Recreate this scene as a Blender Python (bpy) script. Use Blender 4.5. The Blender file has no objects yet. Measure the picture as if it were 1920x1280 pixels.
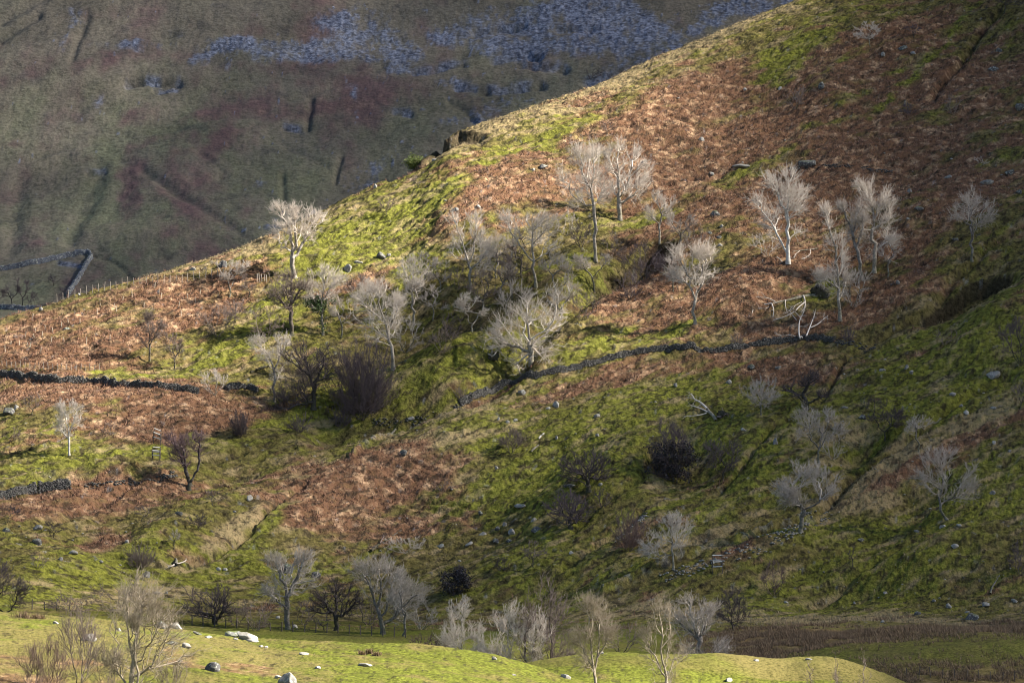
import bpy, math, random
import numpy as np

# ------------------------------------------------------------------ camera, world, sun, exposure
sc = bpy.context.scene
COL = sc.collection
K = (36.0 / 135.0) / 1920.0          # tangent per photograph pixel
HORIZON = 720.0
cam = bpy.data.cameras.new('camera'); camo = bpy.data.objects.new('camera', cam); COL.objects.link(camo)
cam.lens = 135; cam.sensor_width = 36; cam.clip_start = 1; cam.clip_end = 12000
cam.shift_y = (HORIZON - 640.0) / 1920.0
camo.location = (0, 0, 0); camo.rotation_euler = (math.radians(90), 0, 0)
sc.camera = camo
SUN_DIR = np.array([0.78, 0.0, 0.60]); SUN_DIR /= np.linalg.norm(SUN_DIR)
SUN_EL = math.asin(SUN_DIR[2]); SUN_AZ = math.atan2(SUN_DIR[0], SUN_DIR[1])
w = bpy.data.worlds.new('World'); sc.world = w; w.use_nodes = True
nt = w.node_tree; bg = nt.nodes['Background']
sky = nt.nodes.new('ShaderNodeTexSky'); sky.sky_type = 'NISHITA'; sky.sun_disc = False
sky.sun_elevation = SUN_EL; sky.sun_rotation = SUN_AZ; sky.air_density = .8; sky.dust_density = .6
nt.links.new(sky.outputs[0], bg.inputs[0]); bg.inputs[1].default_value = 0.05
sl = bpy.data.lights.new('sun', 'SUN'); sl.energy = 5.0; sl.angle = math.radians(0.5); sl.color = (1.0, 0.93, 0.82)
so = bpy.data.objects.new('sun', sl); COL.objects.link(so)
so.rotation_euler = (math.pi / 2 - SUN_EL, 0, math.pi - SUN_AZ)   # checked below: -Z points along -SUN_DIR
from mathutils import Vector
so.rotation_euler = Vector(tuple(SUN_DIR)).to_track_quat('Z', 'Y').to_euler()
so.location = (300, 0, 400)
vs = sc.view_settings; vs.view_transform = 'Standard'; vs.look = 'None'; vs.gamma = 1; vs.exposure = 1.92
sc.cycles.filter_width = 1.0; sc.cycles.max_bounces = 4; sc.cycles.diffuse_bounces = 2; sc.cycles.transparent_max_bounces = 16
sc.cycles.use_adaptive_sampling = True; sc.cycles.adaptive_threshold = 0.01

# ------------------------------------------------------------------ noise
rs = np.random.RandomState(7)
_P = rs.permutation(4096); _GA = rs.rand(4096) * 2 * np.pi
_GX = np.cos(_GA).astype(np.float32); _GY = np.sin(_GA).astype(np.float32)
def gn(x, y, seed=0):
    """2-D gradient noise, about -0.7 .. 0.7"""
    x = np.asarray(x, np.float64) + seed * 17.13; y = np.asarray(y, np.float64) + seed * 9.77
    xi = np.floor(x).astype(np.int64); yi = np.floor(y).astype(np.int64)
    fx = (x - xi).astype(np.float32); fy = (y - yi).astype(np.float32)
    u = fx * fx * fx * (fx * (fx * 6 - 15) + 10); v = fy * fy * fy * (fy * (fy * 6 - 15) + 10)
    def g(a, b, dx, dy):
        h = _P[(_P[a & 4095] + b) & 4095]
        return _GX[h] * dx + _GY[h] * dy
    n00 = g(xi, yi, fx, fy); n10 = g(xi + 1, yi, fx - 1, fy)
    n01 = g(xi, yi + 1, fx, fy - 1); n11 = g(xi + 1, yi + 1, fx - 1, fy - 1)
    a = n00 + u * (n10 - n00); b = n01 + u * (n11 - n01)
    return a + v * (b - a)
def fbm(x, y, o=4, seed=0, gain=0.5):
    t = 0; a = 1.0; f = 1.0
    for i in range(o):
        t = t + a * gn(x * f, y * f, seed + i * 3); a *= gain; f *= 2.03
    return t
def smooth(a, b, x):
    t = np.clip((x - a) / (b - a), 0, 1); return t * t * (3 - 2 * t)

# ------------------------------------------------------------------ terrain: cross profiles (distance -> height) for each bearing
PXF = np.arange(-3000, 5001, 5.0)
def curve(pts, sig=30):
    p = np.array(pts, float); y = np.interp(PXF, p[:, 0], p[:, 1])
    n = int(sig * 3 / 5); k = np.exp(-0.5 * (np.arange(-n, n + 1) * 5 / sig) ** 2); k /= k.sum()
    return np.convolve(np.pad(y, n, 'edge'), k, 'valid')
C1 = curve([(-1500, 1100), (-300, 1140), (0, 1152), (180, 1166), (370, 1187), (500, 1204), (640, 1208), (760, 1211), (850, 1222), (940, 1236), (1020, 1258), (1100, 1284), (1250, 1340), (1500, 1400), (2600, 1400)], 18)
C2 = curve([(-500, 1300), (700, 1290), (900, 1262), (1020, 1236), (1090, 1225), (1160, 1221), (1260, 1222), (1340, 1229), (1430, 1239), (1480, 1240), (1540, 1238), (1590, 1246), (1640, 1264), (1700, 1290), (2000, 1350), (2600, 1380)], 12)
C3 = curve([(-500, 1236), (1350, 1240), (1440, 1232), (1520, 1222), (1620, 1208), (1720, 1196), (1920, 1188), (2200, 1180), (2600, 1180)], 30)
RG = curve([(-1500, 720), (-300, 655), (0, 602), (60, 583), (130, 560), (250, 526), (400, 480), (500, 442), (600, 398), (640, 378), (700, 350), (740, 330), (780, 306), (815, 276), (840, 256), (880, 240), (920, 228), (1000, 203), (1100, 167), (1180, 132), (1300, 85), (1400, 42), (1500, 0), (1700, -80), (1920, -150), (2400, -260), (3500, -420), (5000, -500)], 9)
RY = curve([(-1500, 520), (0, 575), (400, 590), (800, 625), (1200, 665), (1500, 700), (1920, 740), (2600, 760)], 60)
FY = curve([(-1500, 440), (0, 450), (400, 468), (700, 478), (1000, 470), (1400, 462), (1920, 450), (2600, 440)], 60)
FP = curve([(-500, 1128), (0, 1136), (300, 1152), (700, 1166), (1000, 1168), (1400, 1165), (1920, 1172), (2600, 1172)], 40)
NK = 18
def keys(px):
    g = lambda c: np.interp(px, PXF, c)
    c1, c2, c3, rg, ry, fy, fp = map(g, (C1, C2, C3, RG, RY, FY, FP))
    v = lambda py, Y: (HORIZON - py) * K * Y
    one = np.ones_like(px)
    y = []; z = []
    def add(Y, Z): y.append(one * Y); z.append(one * Z)
    add(-60, -1.8); add(6, -1.8); add(120, -13)
    z1 = v(c1, 290)
    add(232, z1 - 3.4); add(262, z1 - 0.75); add(290, z1); add(322, np.minimum(z1 - 5.0, -23.5))
    add(352, np.minimum(v(c2, 352), -22)); add(378, -29.5 + 0 * c2); add(408, v(c3, 408))
    zf = v(fp, fy); zr = v(rg, ry)
    add(fy, zf)
    add(fy + (ry - fy) * 0.3, zf + (zr - zf) * 0.27)
    add(fy + (ry - fy) * 0.65, zf + (zr - zf) * 0.64)
    add(ry, zr)
    add(ry + 45, zr - 9); add(ry + 200, np.minimum(zr - 55, 0) )
    add(985, 11.5 + 0 * zr); add(1085, 19.0 + 0 * zr)
    return np.array(y), np.array(z), ry, fy
def pchip(Y, yk, zk):
    n = yk.shape[0]
    h = yk[1:] - yk[:-1]; d = (zk[1:] - zk[:-1]) / h
    m = np.zeros_like(zk)
    w1 = 2 * h[1:] + h[:-1]; w2 = h[1:] + 2 * h[:-1]
    same = (d[:-1] * d[1:]) > 0
    with np.errstate(divide='ignore', invalid='ignore'):
        mm = (w1 + w2) / (w1 / d[:-1] + w2 / d[1:])
    m[1:-1] = np.where(same, mm, 0); m[0] = d[0]; m[-1] = d[-1]
    out = np.where(Y <= yk[0], zk[0], zk[-1] + m[-1] * (Y - yk[-1]))
    for i in range(n - 1):
        s = (Y >= yk[i]) & (Y < yk[i + 1])
        if not s.any(): continue
        t = ((Y - yk[i]) / h[i])[s]; hh = h[i][s]
        out[s] = ((1 + 2 * t) * (1 - t) ** 2) * zk[i][s] + (t * (1 - t) ** 2) * hh * m[i][s] + (t * t * (3 - 2 * t)) * zk[i + 1][s] + (t * t * (t - 1)) * hh * m[i + 1][s]
    return out
def seg_dist(px, py, line, ax=1.0, ay=1.0):
    """distance in photograph pixels to a polyline, and the position along it 0..1"""
    best = np.full(px.shape, 1e9); along = np.zeros(px.shape); L = len(line) - 1
    for i in range(L):
        x0, y0 = line[i]; x1, y1 = line[i + 1]
        dx, dy = (x1 - x0) * ax, (y1 - y0) * ay
        t = np.clip((((px - x0) * ax) * dx + ((py - y0) * ay) * dy) / (dx * dx + dy * dy), 0, 1)
        d = np.hypot((px - x0) * ax - t * dx, (py - y0) * ay - t * dy)
        s = d < best; best[s] = d[s]; along[s] = (i + t[s]) / L
    return best, along

# gullies: (line in photograph pixels on the hillside, half width px, depth m, bare/dark amount)
GULLIES = [
 ([(1885, 8), (1850, 40), (1815, 90), (1790, 130), (1765, 165), (1740, 200)], 7, 1.6, .8),
 ([(1905, 445), (1850, 470), (1790, 520), (1735, 565), (1690, 590), (1640, 620), (1600, 645), (1570, 690), (1545, 735), (1500, 775), (1460, 795), (1420, 835), (1370, 890), (1310, 950)], 5, 1.1, .7),
 ([(1920, 692), (1870, 700), (1800, 745), (1750, 775), (1700, 818), (1650, 845), (1600, 885), (1560, 930), (1530, 960)], 8, 1.8, .8),
 ([(1300, 800), (1230, 850), (1200, 905), (1120, 960), (1060, 1005)], 5, .7, .4),
 ([(1215, 958), (1175, 1000), (1120, 1030), (1085, 1060), (1042, 1082)], 4.5, 1.1, 1.0),
 ([(585, 905), (540, 935), (510, 965), (470, 1000), (430, 1025), (390, 1045), (340, 1070)], 4.5, 1.1, .9),
 ([(1270, 470), (1225, 478), (1170, 480), (1120, 520), (1060, 575), (1030, 610), (960, 680), (860, 745), (760, 785), (640, 800), (560, 830)], 22, 3.2, .35),
 ([(1150, 575), (1100, 610), (1050, 640)], 4, .8, .5),
 ([(860, 690), (790, 700), (700, 730)], 10, 1.2, .2),
 ([(470, 850), (400, 862), (330, 880), (250, 896)], 5, 1.0, .5),
 ([(1790, 990), (1700, 1030), (1620, 1065), (1540, 1110), (1480, 1130)], 5, .7, .4),
 ([(1280, 330), (1400, 300), (1480, 305), (1560, 300)], 3, .5, .3),
 ([(1640, 440), (1560, 500), (1500, 540), (1400, 600)], 10, .8, .1),
 ([(280, 905), (150, 960), (60, 990)], 6, .8, .2),
]
TRACKS = [
 ([(1530, 975), (1440, 1010), (1350, 1050), (1250, 1085), (1130, 1125)], 6, 1.2, .5),   # bank with spilt stones
 ([(860, 762), (790, 790), (740, 800), (700, 830), (660, 880)], 5, .8, .4),
 ([(1300, 655), (1230, 640), (1120, 650), (1000, 690)], 9, .5, 0.0),
 ([(0, 915), (120, 900), (240, 900), (330, 880)], 6, .9, .1),
]
# broad hollows and rises: (cx, cy, rx, ry, tilt deg, height m)
BUMPS = [
 (820, 610, 150, 50, -28, -4.0), (820, 690, 130, 26, -22, 3.0), (1180, 500, 60, 22, -25, -3.5), (640, 775, 90, 18, -12, -2.0),
 (560, 700, 60, 40, -20, -1.5), (720, 880, 190, 55, -25, 2.2), (330, 1000, 140, 45, -25, 2.5), (100, 1070, 120, 30, -10, 1.5),
 (1150, 870, 150, 40, -25, 2.0), (1290, 860, 70, 60, -40, -2.6), (1390, 560, 140, 45, -22, 2.5), (1810, 545, 75, 28, -22, -3.2),
 (1870, 600, 90, 40, -30, 2.0), (1610, 830, 60, 26, -35, -2.8), (1730, 1040, 170, 40, -15, 2.4), (1440, 1050, 150, 35, -20, 2.5),
 (900, 1000, 140, 50, -30, -1.6), (1000, 1120, 120, 26, -10, -1.5), (430, 900, 90, 30, -25, -1.5), (200, 780, 150, 30, -10, 1.2),
 (1000, 480, 90, 20, -25, -2.2), (1050, 330, 160, 50, -25, 2.0), (1560, 180, 90, 60, -40, 2.2), (1700, 330, 120, 50, -30, -2.0),
 (810, 275, 36, 14, -35, -2.2), (1560, 1110, 100, 26, -12, -1.8), (1720, 930, 70, 40, -30, -2.0), (330, 660, 70, 26, -18, -1.4),
]
PEAT_SHADE = [(890, 600, 210, 50, -30, .75), (640, 785, 200, 30, -18, .5), (1620, 840, 60, 30, -35, .5), (1170, 490, 80, 20, -25, .6), (760, 1130, 260, 40, -6, .3), (1560, 740, 120, 24, -30, .3)]  # dark peaty ground, also deepening the grove's canopy shade in the colour
CRAGS = [([(1735, 568), (1775, 540), (1820, 518), (1860, 510), (1888, 512)], 9, 2.0), ([(1150, 488), (1190, 466), (1235, 452), (1262, 462)], 6, 1.5),
         ([(835, 262), (862, 248), (890, 246)], 8, 1.5), ([(735, 325), (790, 300), (830, 262)], 7, 1.4)]
# far hillside features
FCRAGS = [([(238, 156), (262, 150), (300, 152), (335, 155)], 7, 9), ([(290, 166), (330, 168)], 5, 6), ([(780, 120), (830, 112), (870, 106)], 7, 7),
          ([(930, 98), (990, 90), (1010, 96)], 8, 9), ([(1100, 152), (1150, 146), (1180, 140)], 8, 8), ([(165, 320), (200, 320)], 4, 5),
          ([(880, 215), (895, 225)], 9, 7), ([(740, 195), (765, 200)], 6, 5), ([(300, 70), (340, 70)], 5, 4), ([(980, 110), (1060, 125)], 8, 7),
          ([(890, 40), (980, 30)], 9, 8), ([(108, 488), (150, 500)], 4, 2.0), ([(125, 470), (150, 486)], 3, 1.6), ([(535, 228), (565, 235)], 6, 4),
          ([(1050, 40), (1110, 44)], 8, 7), ([(860, 150), (930, 160), (1010, 150)], 8, 7)]
FGULLY = [([(586, 180), (580, 235)], 6, 4, .9), ([(270, 325), (330, 370), (400, 415), (450, 440)], 8, 4, .5), ([(370, 290), (430, 335), (400, 350)], 5, 2, .3),
          ([(245, 320), (215, 400)], 22, 3, .2), ([(190, 320), (130, 450)], 16, 4, .1), ([(0, 45), (90, 0)], 10, 6, .3), ([(0, 78), (70, 40)], 8, 5, .3),
          ([(635, 280), (630, 330)], 5, 3, .5), ([(525, 320), (527, 372)], 6, 3, .5), ([(60, 280), (150, 266), (330, 240), (480, 210), (600, 165), (720, 110)], 4, 2.5, .1),
          ([(168, 478), (220, 500), (270, 545)], 4, 2, .3), ([(160, 40), (135, 120)], 7, 3, .4), ([(840, 180), (870, 200), (900, 250)], 6, 3, .3),
          ([(380, 290), (520, 260), (610, 300)], 6, 2.5, .1), ([(40, 330), (20, 460)], 18, 4, .1)]

def ell(px, py, e):
    cx, cy, rx, ry, a = e[:5]; a = math.radians(a); c, s = math.cos(a), math.sin(a)
    dx, dy = px - cx, py - cy
    return np.exp(-(((dx * c + dy * s) / rx) ** 2 + ((-dx * s + dy * c) / ry) ** 2))

def terrain(X, Y, full=False, detail=True):
    """height of the ground at world X, Y; with full=True also the masks of what grows on it"""
    X = np.asarray(X, float); Y = np.asarray(Y, float); shp = X.shape
    X = X.ravel(); Y = Y.ravel(); Ys = np.maximum(Y, 1.0)
    px = np.clip(X / Ys / K + 960.0, -2900, 4900)
    yk, zk, ry, fy = keys(px)
    h = pchip(Y, yk, zk)
    far = Y > 1085
    q = Y - 1085
    ff = np.where(far, 0.62 * q - 0.62 * 90 * (1 - np.exp(-np.maximum(q, 0) / 90.0)), 0)
    ff = np.where(q > 900, ff - (q - 900) * 0.35, ff)
    h = np.where(far, 19.0 + ff + 0.05 * np.minimum(q, 90), h)
    py = HORIZON - h / Ys / K
    hill = smooth(0, 1, (Y - fy) / 25.0) * (1 - smooth(0, 30, Y - ry - 20))
    hillz = (Y > fy - 15) & (Y < ry + 30)
    farz = Y > 1030
    front = (Y > 150) & (Y < 345)
    dark = np.zeros_like(h); rock = np.zeros_like(h); dh = np.zeros_like(h)
    # ---- broad shapes
    dh += hill * (2.6 * fbm(X / 55, Y / 45, 3, 3) + 0.9 * fbm(X / 16, Y / 16, 3, 11))
    rid = smooth(0, 1, (ry - Y) / 28.0)
    dh *= (0.25 + 0.75 * rid) * 1.0
    s = np.nonzero(hillz)[0]
    if len(s):
        x_, y_ = px[s], py[s]
        for b in BUMPS: dh[s] += b[5] * ell(x_, y_, b) * (0.3 + 0.7 * rid[s])
        wx = 6 * fbm(X[s] / 9, Y[s] / 9, 2, 40)
        for line, wd, dep, dk in GULLIES:
            d, al = seg_dist(x_ + wx, y_ + wx * .6, line); fade = smooth(0, .08, al) * (1 - smooth(.92, 1, al))
            g = np.exp(-(d / wd) ** 2) * fade
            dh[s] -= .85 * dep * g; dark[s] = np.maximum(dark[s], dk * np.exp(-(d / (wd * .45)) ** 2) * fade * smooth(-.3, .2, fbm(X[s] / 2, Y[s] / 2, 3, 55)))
        for line, wd, dep, dk in TRACKS:
            d, al = seg_dist(x_ + wx * .5, y_ + wx * .3, line); g = np.exp(-(d / wd) ** 2)
            dh[s] += dep * g; rock[s] = np.maximum(rock[s], dk * g * (fbm(X[s] / 1.5, Y[s] / 1.5, 2, 5) > .1))
        for line, wd, dep in CRAGS:
            d, al = seg_dist(x_ + wx * .8, y_ + wx * .8, line)
            lx = np.array([p[0] for p in line]); ly = np.array([p[1] for p in line])
            below = y_ - np.interp(x_, lx, ly)
            m = np.exp(-(d / (wd * 2.2)) ** 2)
            dh[s] -= dep * m * smooth(-1, 3.5, below)
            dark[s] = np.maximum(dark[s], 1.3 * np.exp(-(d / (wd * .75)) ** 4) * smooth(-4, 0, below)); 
    s = np.nonzero(farz)[0]
    if len(s):
        x_, y_ = px[s], py[s]; Xs, Ys_ = X[s], Y[s]
        amp = smooth(1040, 1200, Ys_)
        dh[s] += amp * (11 * fbm(Xs / 210, Ys_ / 330, 3, 21) + 1.6 * fbm(Xs / 38, Ys_ / 38, 3, 25))
        wx = 10 * fbm(Xs / 26, Ys_ / 40, 3, 41)
        for line, wd, dep, dk in FGULLY:
            d, al = seg_dist(x_ + wx, y_ + wx * .6, line); g = np.exp(-(d / wd) ** 2)
            dh[s] -= .3 * dep * g; dark[s] = np.maximum(dark[s], dk * .5 * g * smooth(-.5, .2, fbm(Xs / 6, Ys_ / 6, 3, 56)))
        for line, wd, dep in FCRAGS:
            d, al = seg_dist(x_ + wx * 1.2, y_ + wx * .8, line)
            lx = np.array([p[0] for p in line]); ly = np.array([p[1] for p in line])
            below = y_ - np.interp(x_, lx, ly)
            dh[s] -= .5 * dep * np.exp(-(d / (wd * 1.1)) ** 2) * smooth(-3, 4, below) * (.7 + fbm(Xs / 7, Ys_ / 9, 3, 79))
            rock[s] = np.maximum(rock[s], .75 * np.exp(-(d / (wd * 1.1)) ** 2) * smooth(-.3, .3, fbm(Xs / 6, Ys_ / 10, 3, 78)))
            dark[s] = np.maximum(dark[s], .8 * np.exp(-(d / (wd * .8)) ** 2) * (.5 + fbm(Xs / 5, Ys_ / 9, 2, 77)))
    s = np.nonzero(front)[0]
    dh[s] += smooth(150, 200, Y[s]) * (0.35 * fbm(X[s] / 14, Y[s] / 9, 3, 60) + .12 * fbm(X[s] / 3.5, Y[s] / 3.5, 2, 63))
    s = np.nonzero((Y >= 345) & (Y < 470))[0]
    if len(s):
        a = (1 - smooth(0, 30, Y[s] - fy[s] + 10))
        right = smooth(1000, 1350, px[s]) + 0.25
        dh[s] += a * right * (0.55 * fbm(X[s] / 12, Y[s] / 12, 3, 61))
    # ---- masks
    if full:
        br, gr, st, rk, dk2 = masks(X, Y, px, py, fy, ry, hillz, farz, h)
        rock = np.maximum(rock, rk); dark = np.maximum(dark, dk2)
    # ---- fine relief: tussocks, terracettes, scree
    if detail:
        s = np.nonzero((Y > fy - 10) & (Y < ry + 40))[0]
        if len(s):
            Xs, Ys_, hs = X[s], Y[s], h[s]
            al = Xs * .93 + Ys_ * .35
            t1 = gn(al / 4.2, hs / .50, 71) * .42 + gn(al / 2.0, hs / .27, 70) * .16                           # sheep terracettes follow the contour
            tm = smooth(-.1, .35, fbm(Xs / 30, Ys_ / 30, 2, 72))
            t2 = fbm(Xs / 1.6, Ys_ / 1.3, 3, 73, .62)
            t3 = gn(Xs / 4.6, Ys_ / 3.0, 74)
            bumps = np.maximum(t2, -.15)
            t4 = fbm((.8 * Xs + .6 * Ys_) / 3.4, (.8 * Ys_ - .6 * Xs) / .95, 3, 75, .62)
            dh[s] += hill[s] * (.40 * t4 + t1 * (.25 + tm) + .26 * bumps + .22 * t3)
        s = np.nonzero(farz)[0]
        if len(s):
            Xs, Ys_ = X[s], Y[s]
            f1 = fbm(Xs / 5.5, Ys_ / 5.0, 4, 81, .6); f2 = gn(Xs / 16, h[s] / 2.4, 84)
            a = smooth(1060, 1130, Ys_)
            dh[s] += a * (.42 * f1 + .45 * f2)
            if full: dh[s] += a * np.clip(rock[s], 0, 1) * 1.1 * np.abs(fbm(Xs / 2.6, Ys_ / 2.6, 2, 88))
        s = np.nonzero((Y > 200) & (Y < 470))[0]
        if len(s):
            dh[s] += .07 * fbm(X[s] / .7, Y[s] / 1.1, 3, 91, .6) + .10 * np.maximum(gn(X[s] / 1.9, Y[s] / 2.2, 93), 0)
    h = (h + dh)
    if full: return h.reshape(shp), px, py, br, gr, st, rock, dark
    return h.reshape(shp)

# vegetation patches, as ellipses on the hillside: (cx, cy, rx, ry, tilt, weight)
BRACKEN = [(1720, 870, 130, 22, -28, .8), (1850, 800, 90, 14, -24, .7), (1600, 890, 90, 12, -34, .5), (1440, 890, 70, 9, -36, .5), (1350, 960, 90, 9, -30, .6), (1180, 1010, 70, 9, -30, .5),
 (90, 650, 170, 60, -12, 1.6), (260, 590, 150, 48, -18, 1.6), (400, 540, 110, 36, -18, 1.2), (120, 760, 200, 40, 4, 1.2), (310, 745, 120, 30, -5, 1.0),
 (370, 790, 110, 40, -12, 1.4), (260, 830, 150, 26, -10, .9), (140, 945, 190, 30, -6, 1.4), (200, 1010, 70, 34, -35, 1.3), (120, 1080, 60, 14, -20, .3),
 (730, 900, 180, 50, -12, 1.5), (640, 950, 150, 40, -15, .9), (900, 950, 130, 30, -18, .7), (560, 890, 60, 20, -20, .6), (700, 1000, 150, 30, -10, .8),
 (970, 370, 150, 42, -18, 1.6), (1130, 300, 170, 45, -14, 1.5), (920, 320, 80, 20, -20, .8), (1290, 200, 190, 60, -20, 1.6), (1450, 190, 150, 60, -20, 1.1), (1350, 260, 200, 60, -18, 1.1),
 (1250, 330, 150, 30, -20, .8), (1620, 260, 260, 70, -18, 1.1), (1800, 180, 170, 80, -25, 1.0), (1700, 60, 160, 50, -25, 1.0), (1800, 340, 200, 50, -14, 1.1), (1560, 370, 200, 46, -16, 1.1), (1700, 450, 190, 50, -20, 1.1),
 (1350, 400, 120, 40, -25, 1.0), (1380, 540, 190, 44, -22, 1.4), (1180, 560, 90, 30, -28, 1.5), (1250, 600, 100, 20, -20, .7), (1500, 600, 180, 30, -12, 1.2), (1640, 560, 90, 40, -22, 1.0),
 (1450, 680, 150, 26, -4, 1.5), (1200, 695, 170, 16, -12, 1.5), (1050, 745, 100, 16, -16, 1.0), (1700, 640, 60, 24, -30, .5), (1830, 700, 50, 18, -20, .3), (1640, 1100, 60, 20, -10, .3),
 (1380, 1070, 70, 16, -22, .8), (1800, 1090, 40, 14, 0, .8), (830, 430, 60, 16, -20, .5), (400, 690, 50, 10, -20, .9), (690, 520, 60, 14, -15, .6), (980, 440, 70, 18, -20, .6), (620, 560, 60, 16, -20, .3), (1100, 230, 60, 16, -30, .5),
 (1530, 500, 80, 20, -20, .9), (1860, 640, 70, 20, -25, .5), (480, 790, 60, 20, -20, .4), (1200, 440, 90, 22, -16, 1.0)]
GREEN = [(1700, 770, 220, 9, -32, 1.4), (1480, 830, 200, 9, -38, 1.3), (1300, 730, 160, 8, -30, 1.0), (1640, 720, 200, 8, -38, 1.0), (1400, 930, 180, 9, -34, 1.1), (1230, 970, 150, 9, -36, 1.0), (1060, 820, 160, 8, -26, .9), (1860, 860, 130, 10, -24, 1.0), (1560, 1060, 160, 9, -24, .8), (1720, 130, 180, 7, -48, 1.2), (1500, 280, 160, 7, -26, .9),
 (700, 440, 130, 45, -25, 1.2), (850, 350, 90, 22, -28, .9), (1000, 270, 110, 16, -22, .9), (1470, 120, 70, 26, -32, 2.4), (1100, 235, 60, 14, -25, 1.0), (620, 470, 60, 40, -20, .7), (760, 500, 70, 26, -20, .9),
 (500, 590, 50, 28, -20, 1.4), (300, 700, 110, 16, -14, 1.4), (420, 650, 80, 16, -20, 1.1), (120, 690, 130, 8, 2, 1.2), (820, 700, 130, 26, -18, 1.5), (1080, 500, 50, 26, -20, .9), (1130, 640, 130, 12, -22, 1.2), (1260, 615, 70, 12, -20, 1.3), (560, 780, 90, 30, -8, 1.0),
 (300, 860, 170, 12, -10, 1.4), (100, 870, 100, 14, -12, .9), (200, 800, 40, 14, -15, .8), (160, 1090, 160, 26, -10, 1.6), (480, 1010, 150, 12, -38, 1.0), (1000, 900, 190, 50, -15, 1.1), (1150, 760, 190, 40, -18, .9), (920, 780, 120, 30, -20, .7), (700, 800, 60, 14, -20, .7),
 (1120, 870, 80, 20, -15, .7), (1350, 800, 90, 30, -15, .9), (1400, 740, 90, 14, -10, .6), (1750, 700, 190, 60, -18, 1.6), (1850, 560, 60, 24, -30, .6), (1430, 860, 60, 60, -50, .6), (1850, 940, 120, 40, -20, 1.2), (1600, 990, 140, 26, -15, .9), (1700, 1080, 160, 40, -12, .7), (1500, 1140, 190, 22, -6, .8),
 (1120, 1120, 100, 18, -25, .6), (1000, 1040, 90, 40, -30, .9), (1600, 100, 160, 12, -45, .8), (1600, 190, 130, 10, -38, .8), (1760, 215, 80, 16, -20, .9), (1880, 300, 60, 14, -20, .8), (1430, 330, 100, 12, -10, .6), (1560, 530, 60, 20, -20, .9), (1640, 505, 50, 12, -10, .8), (1540, 490, 60, 10, -20, .7),
 (1700, 620, 60, 14, -30, .9), (1900, 760, 50, 20, -20, .7), (1180, 415, 60, 10, -12, 1.3), (640, 860, 60, 12, -22, .6), (900, 830, 70, 20, -20, .6), (550, 1080, 90, 22, -18, .5), (400, 1080, 120, 22, -20, .6)]
STRAW = [(1250, 90, 170, 20, -22, 1.0), (1050, 195, 170, 20, -20, 1.0), (450, 460, 170, 12, -20, .9), (880, 260, 70, 12, -25, .7), (1350, 60, 120, 16, -22, .8), (880, 760, 120, 20, -22, .9), (840, 830, 130, 20, -22, .6), (1130, 700, 120, 12, -20, .5), (440, 1000, 90, 12, -34, .9), (640, 830, 90, 14, -22, .5),
 (1650, 900, 120, 40, -28, 1.0), (1550, 820, 90, 30, -34, .7), (1820, 790, 120, 20, -20, .8), (1330, 1010, 100, 12, -22, .7), (250, 1120, 220, 14, -8, .6), (700, 390, 60, 14, -30, .5), (800, 460, 60, 24, -20, .5), (580, 900, 80, 16, -30, .8), (1640, 1170, 320, 20, 0, 1.3), (1290, 1150, 160, 12, 0, .6), (1180, 1020, 100, 20, -20, .5)]
SCREE = [(440, 90, 50, 12, -10, 1.3), (560, 95, 90, 18, -6, 1.5), (690, 70, 70, 26, 20, 1.5), (520, 84, 120, 12, 0, .9), (380, 118, 26, 12, -30, .9), (420, 5, 22, 12, 0, .8), (740, 55, 70, 20, 30, 1.0), (850, 40, 40, 16, -20, .8), (1000, 20, 120, 40, -10, 1.1), (1150, 40, 100, 50, 25, 1.4), (1260, 90, 60, 20, 30, 1.4),
 (900, 65, 70, 20, 10, 1.0), (1060, 80, 100, 20, 5, 1.0), (1380, 20, 60, 20, -10, 1.6), (1330, 50, 50, 16, -30, 1.3), (1200, 120, 60, 12, -15, .9), (865, 145, 30, 10, 0, .9), (260, 95, 50, 8, -10, .7), (145, 70, 10, 36, 18, .8), (430, 140, 8, 30, 10, .6), (690, 300, 50, 14, -20, .9), (735, 250, 20, 24, 30, .6), (680, 330, 30, 12, -10, .9), (1450, 10, 50, 12, -20, 1.4),
 (560, 400, 90, 14, -20, .7), (180, 195, 14, 16, 0, .5), (500, 340, 16, 10, 0, .6), (660, 180, 12, 30, 10, .5), (870, 225, 50, 14, -10, .8), (950, 190, 60, 10, -10, .7), (740, 100, 40, 14, 20, 1.3), (630, 40, 30, 14, 0, .7)]
FHEATH = [(260, 215, 60, 16, -15, 1.0), (420, 205, 120, 16, -12, .9), (600, 190, 90, 16, -12, .8), (760, 130, 80, 22, -10, .6), (230, 370, 22, 60, 15, 1.3), (310, 265, 130, 14, -14, .8), (430, 270, 60, 22, -10, .9), (560, 330, 80, 26, -10, .8), (680, 190, 60, 60, 20, .9), (30, 260, 60, 12, 0, .7), (340, 400, 60, 16, 35, .9), (200, 130, 50, 14, -10, .5), (900, 120, 60, 16, -10, .5), (490, 130, 60, 16, 0, .6), (520, 60, 140, 20, 0, .5), (780, 160, 90, 22, 0, .8), (60, 450, 30, 10, 0, .5)]

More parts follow.
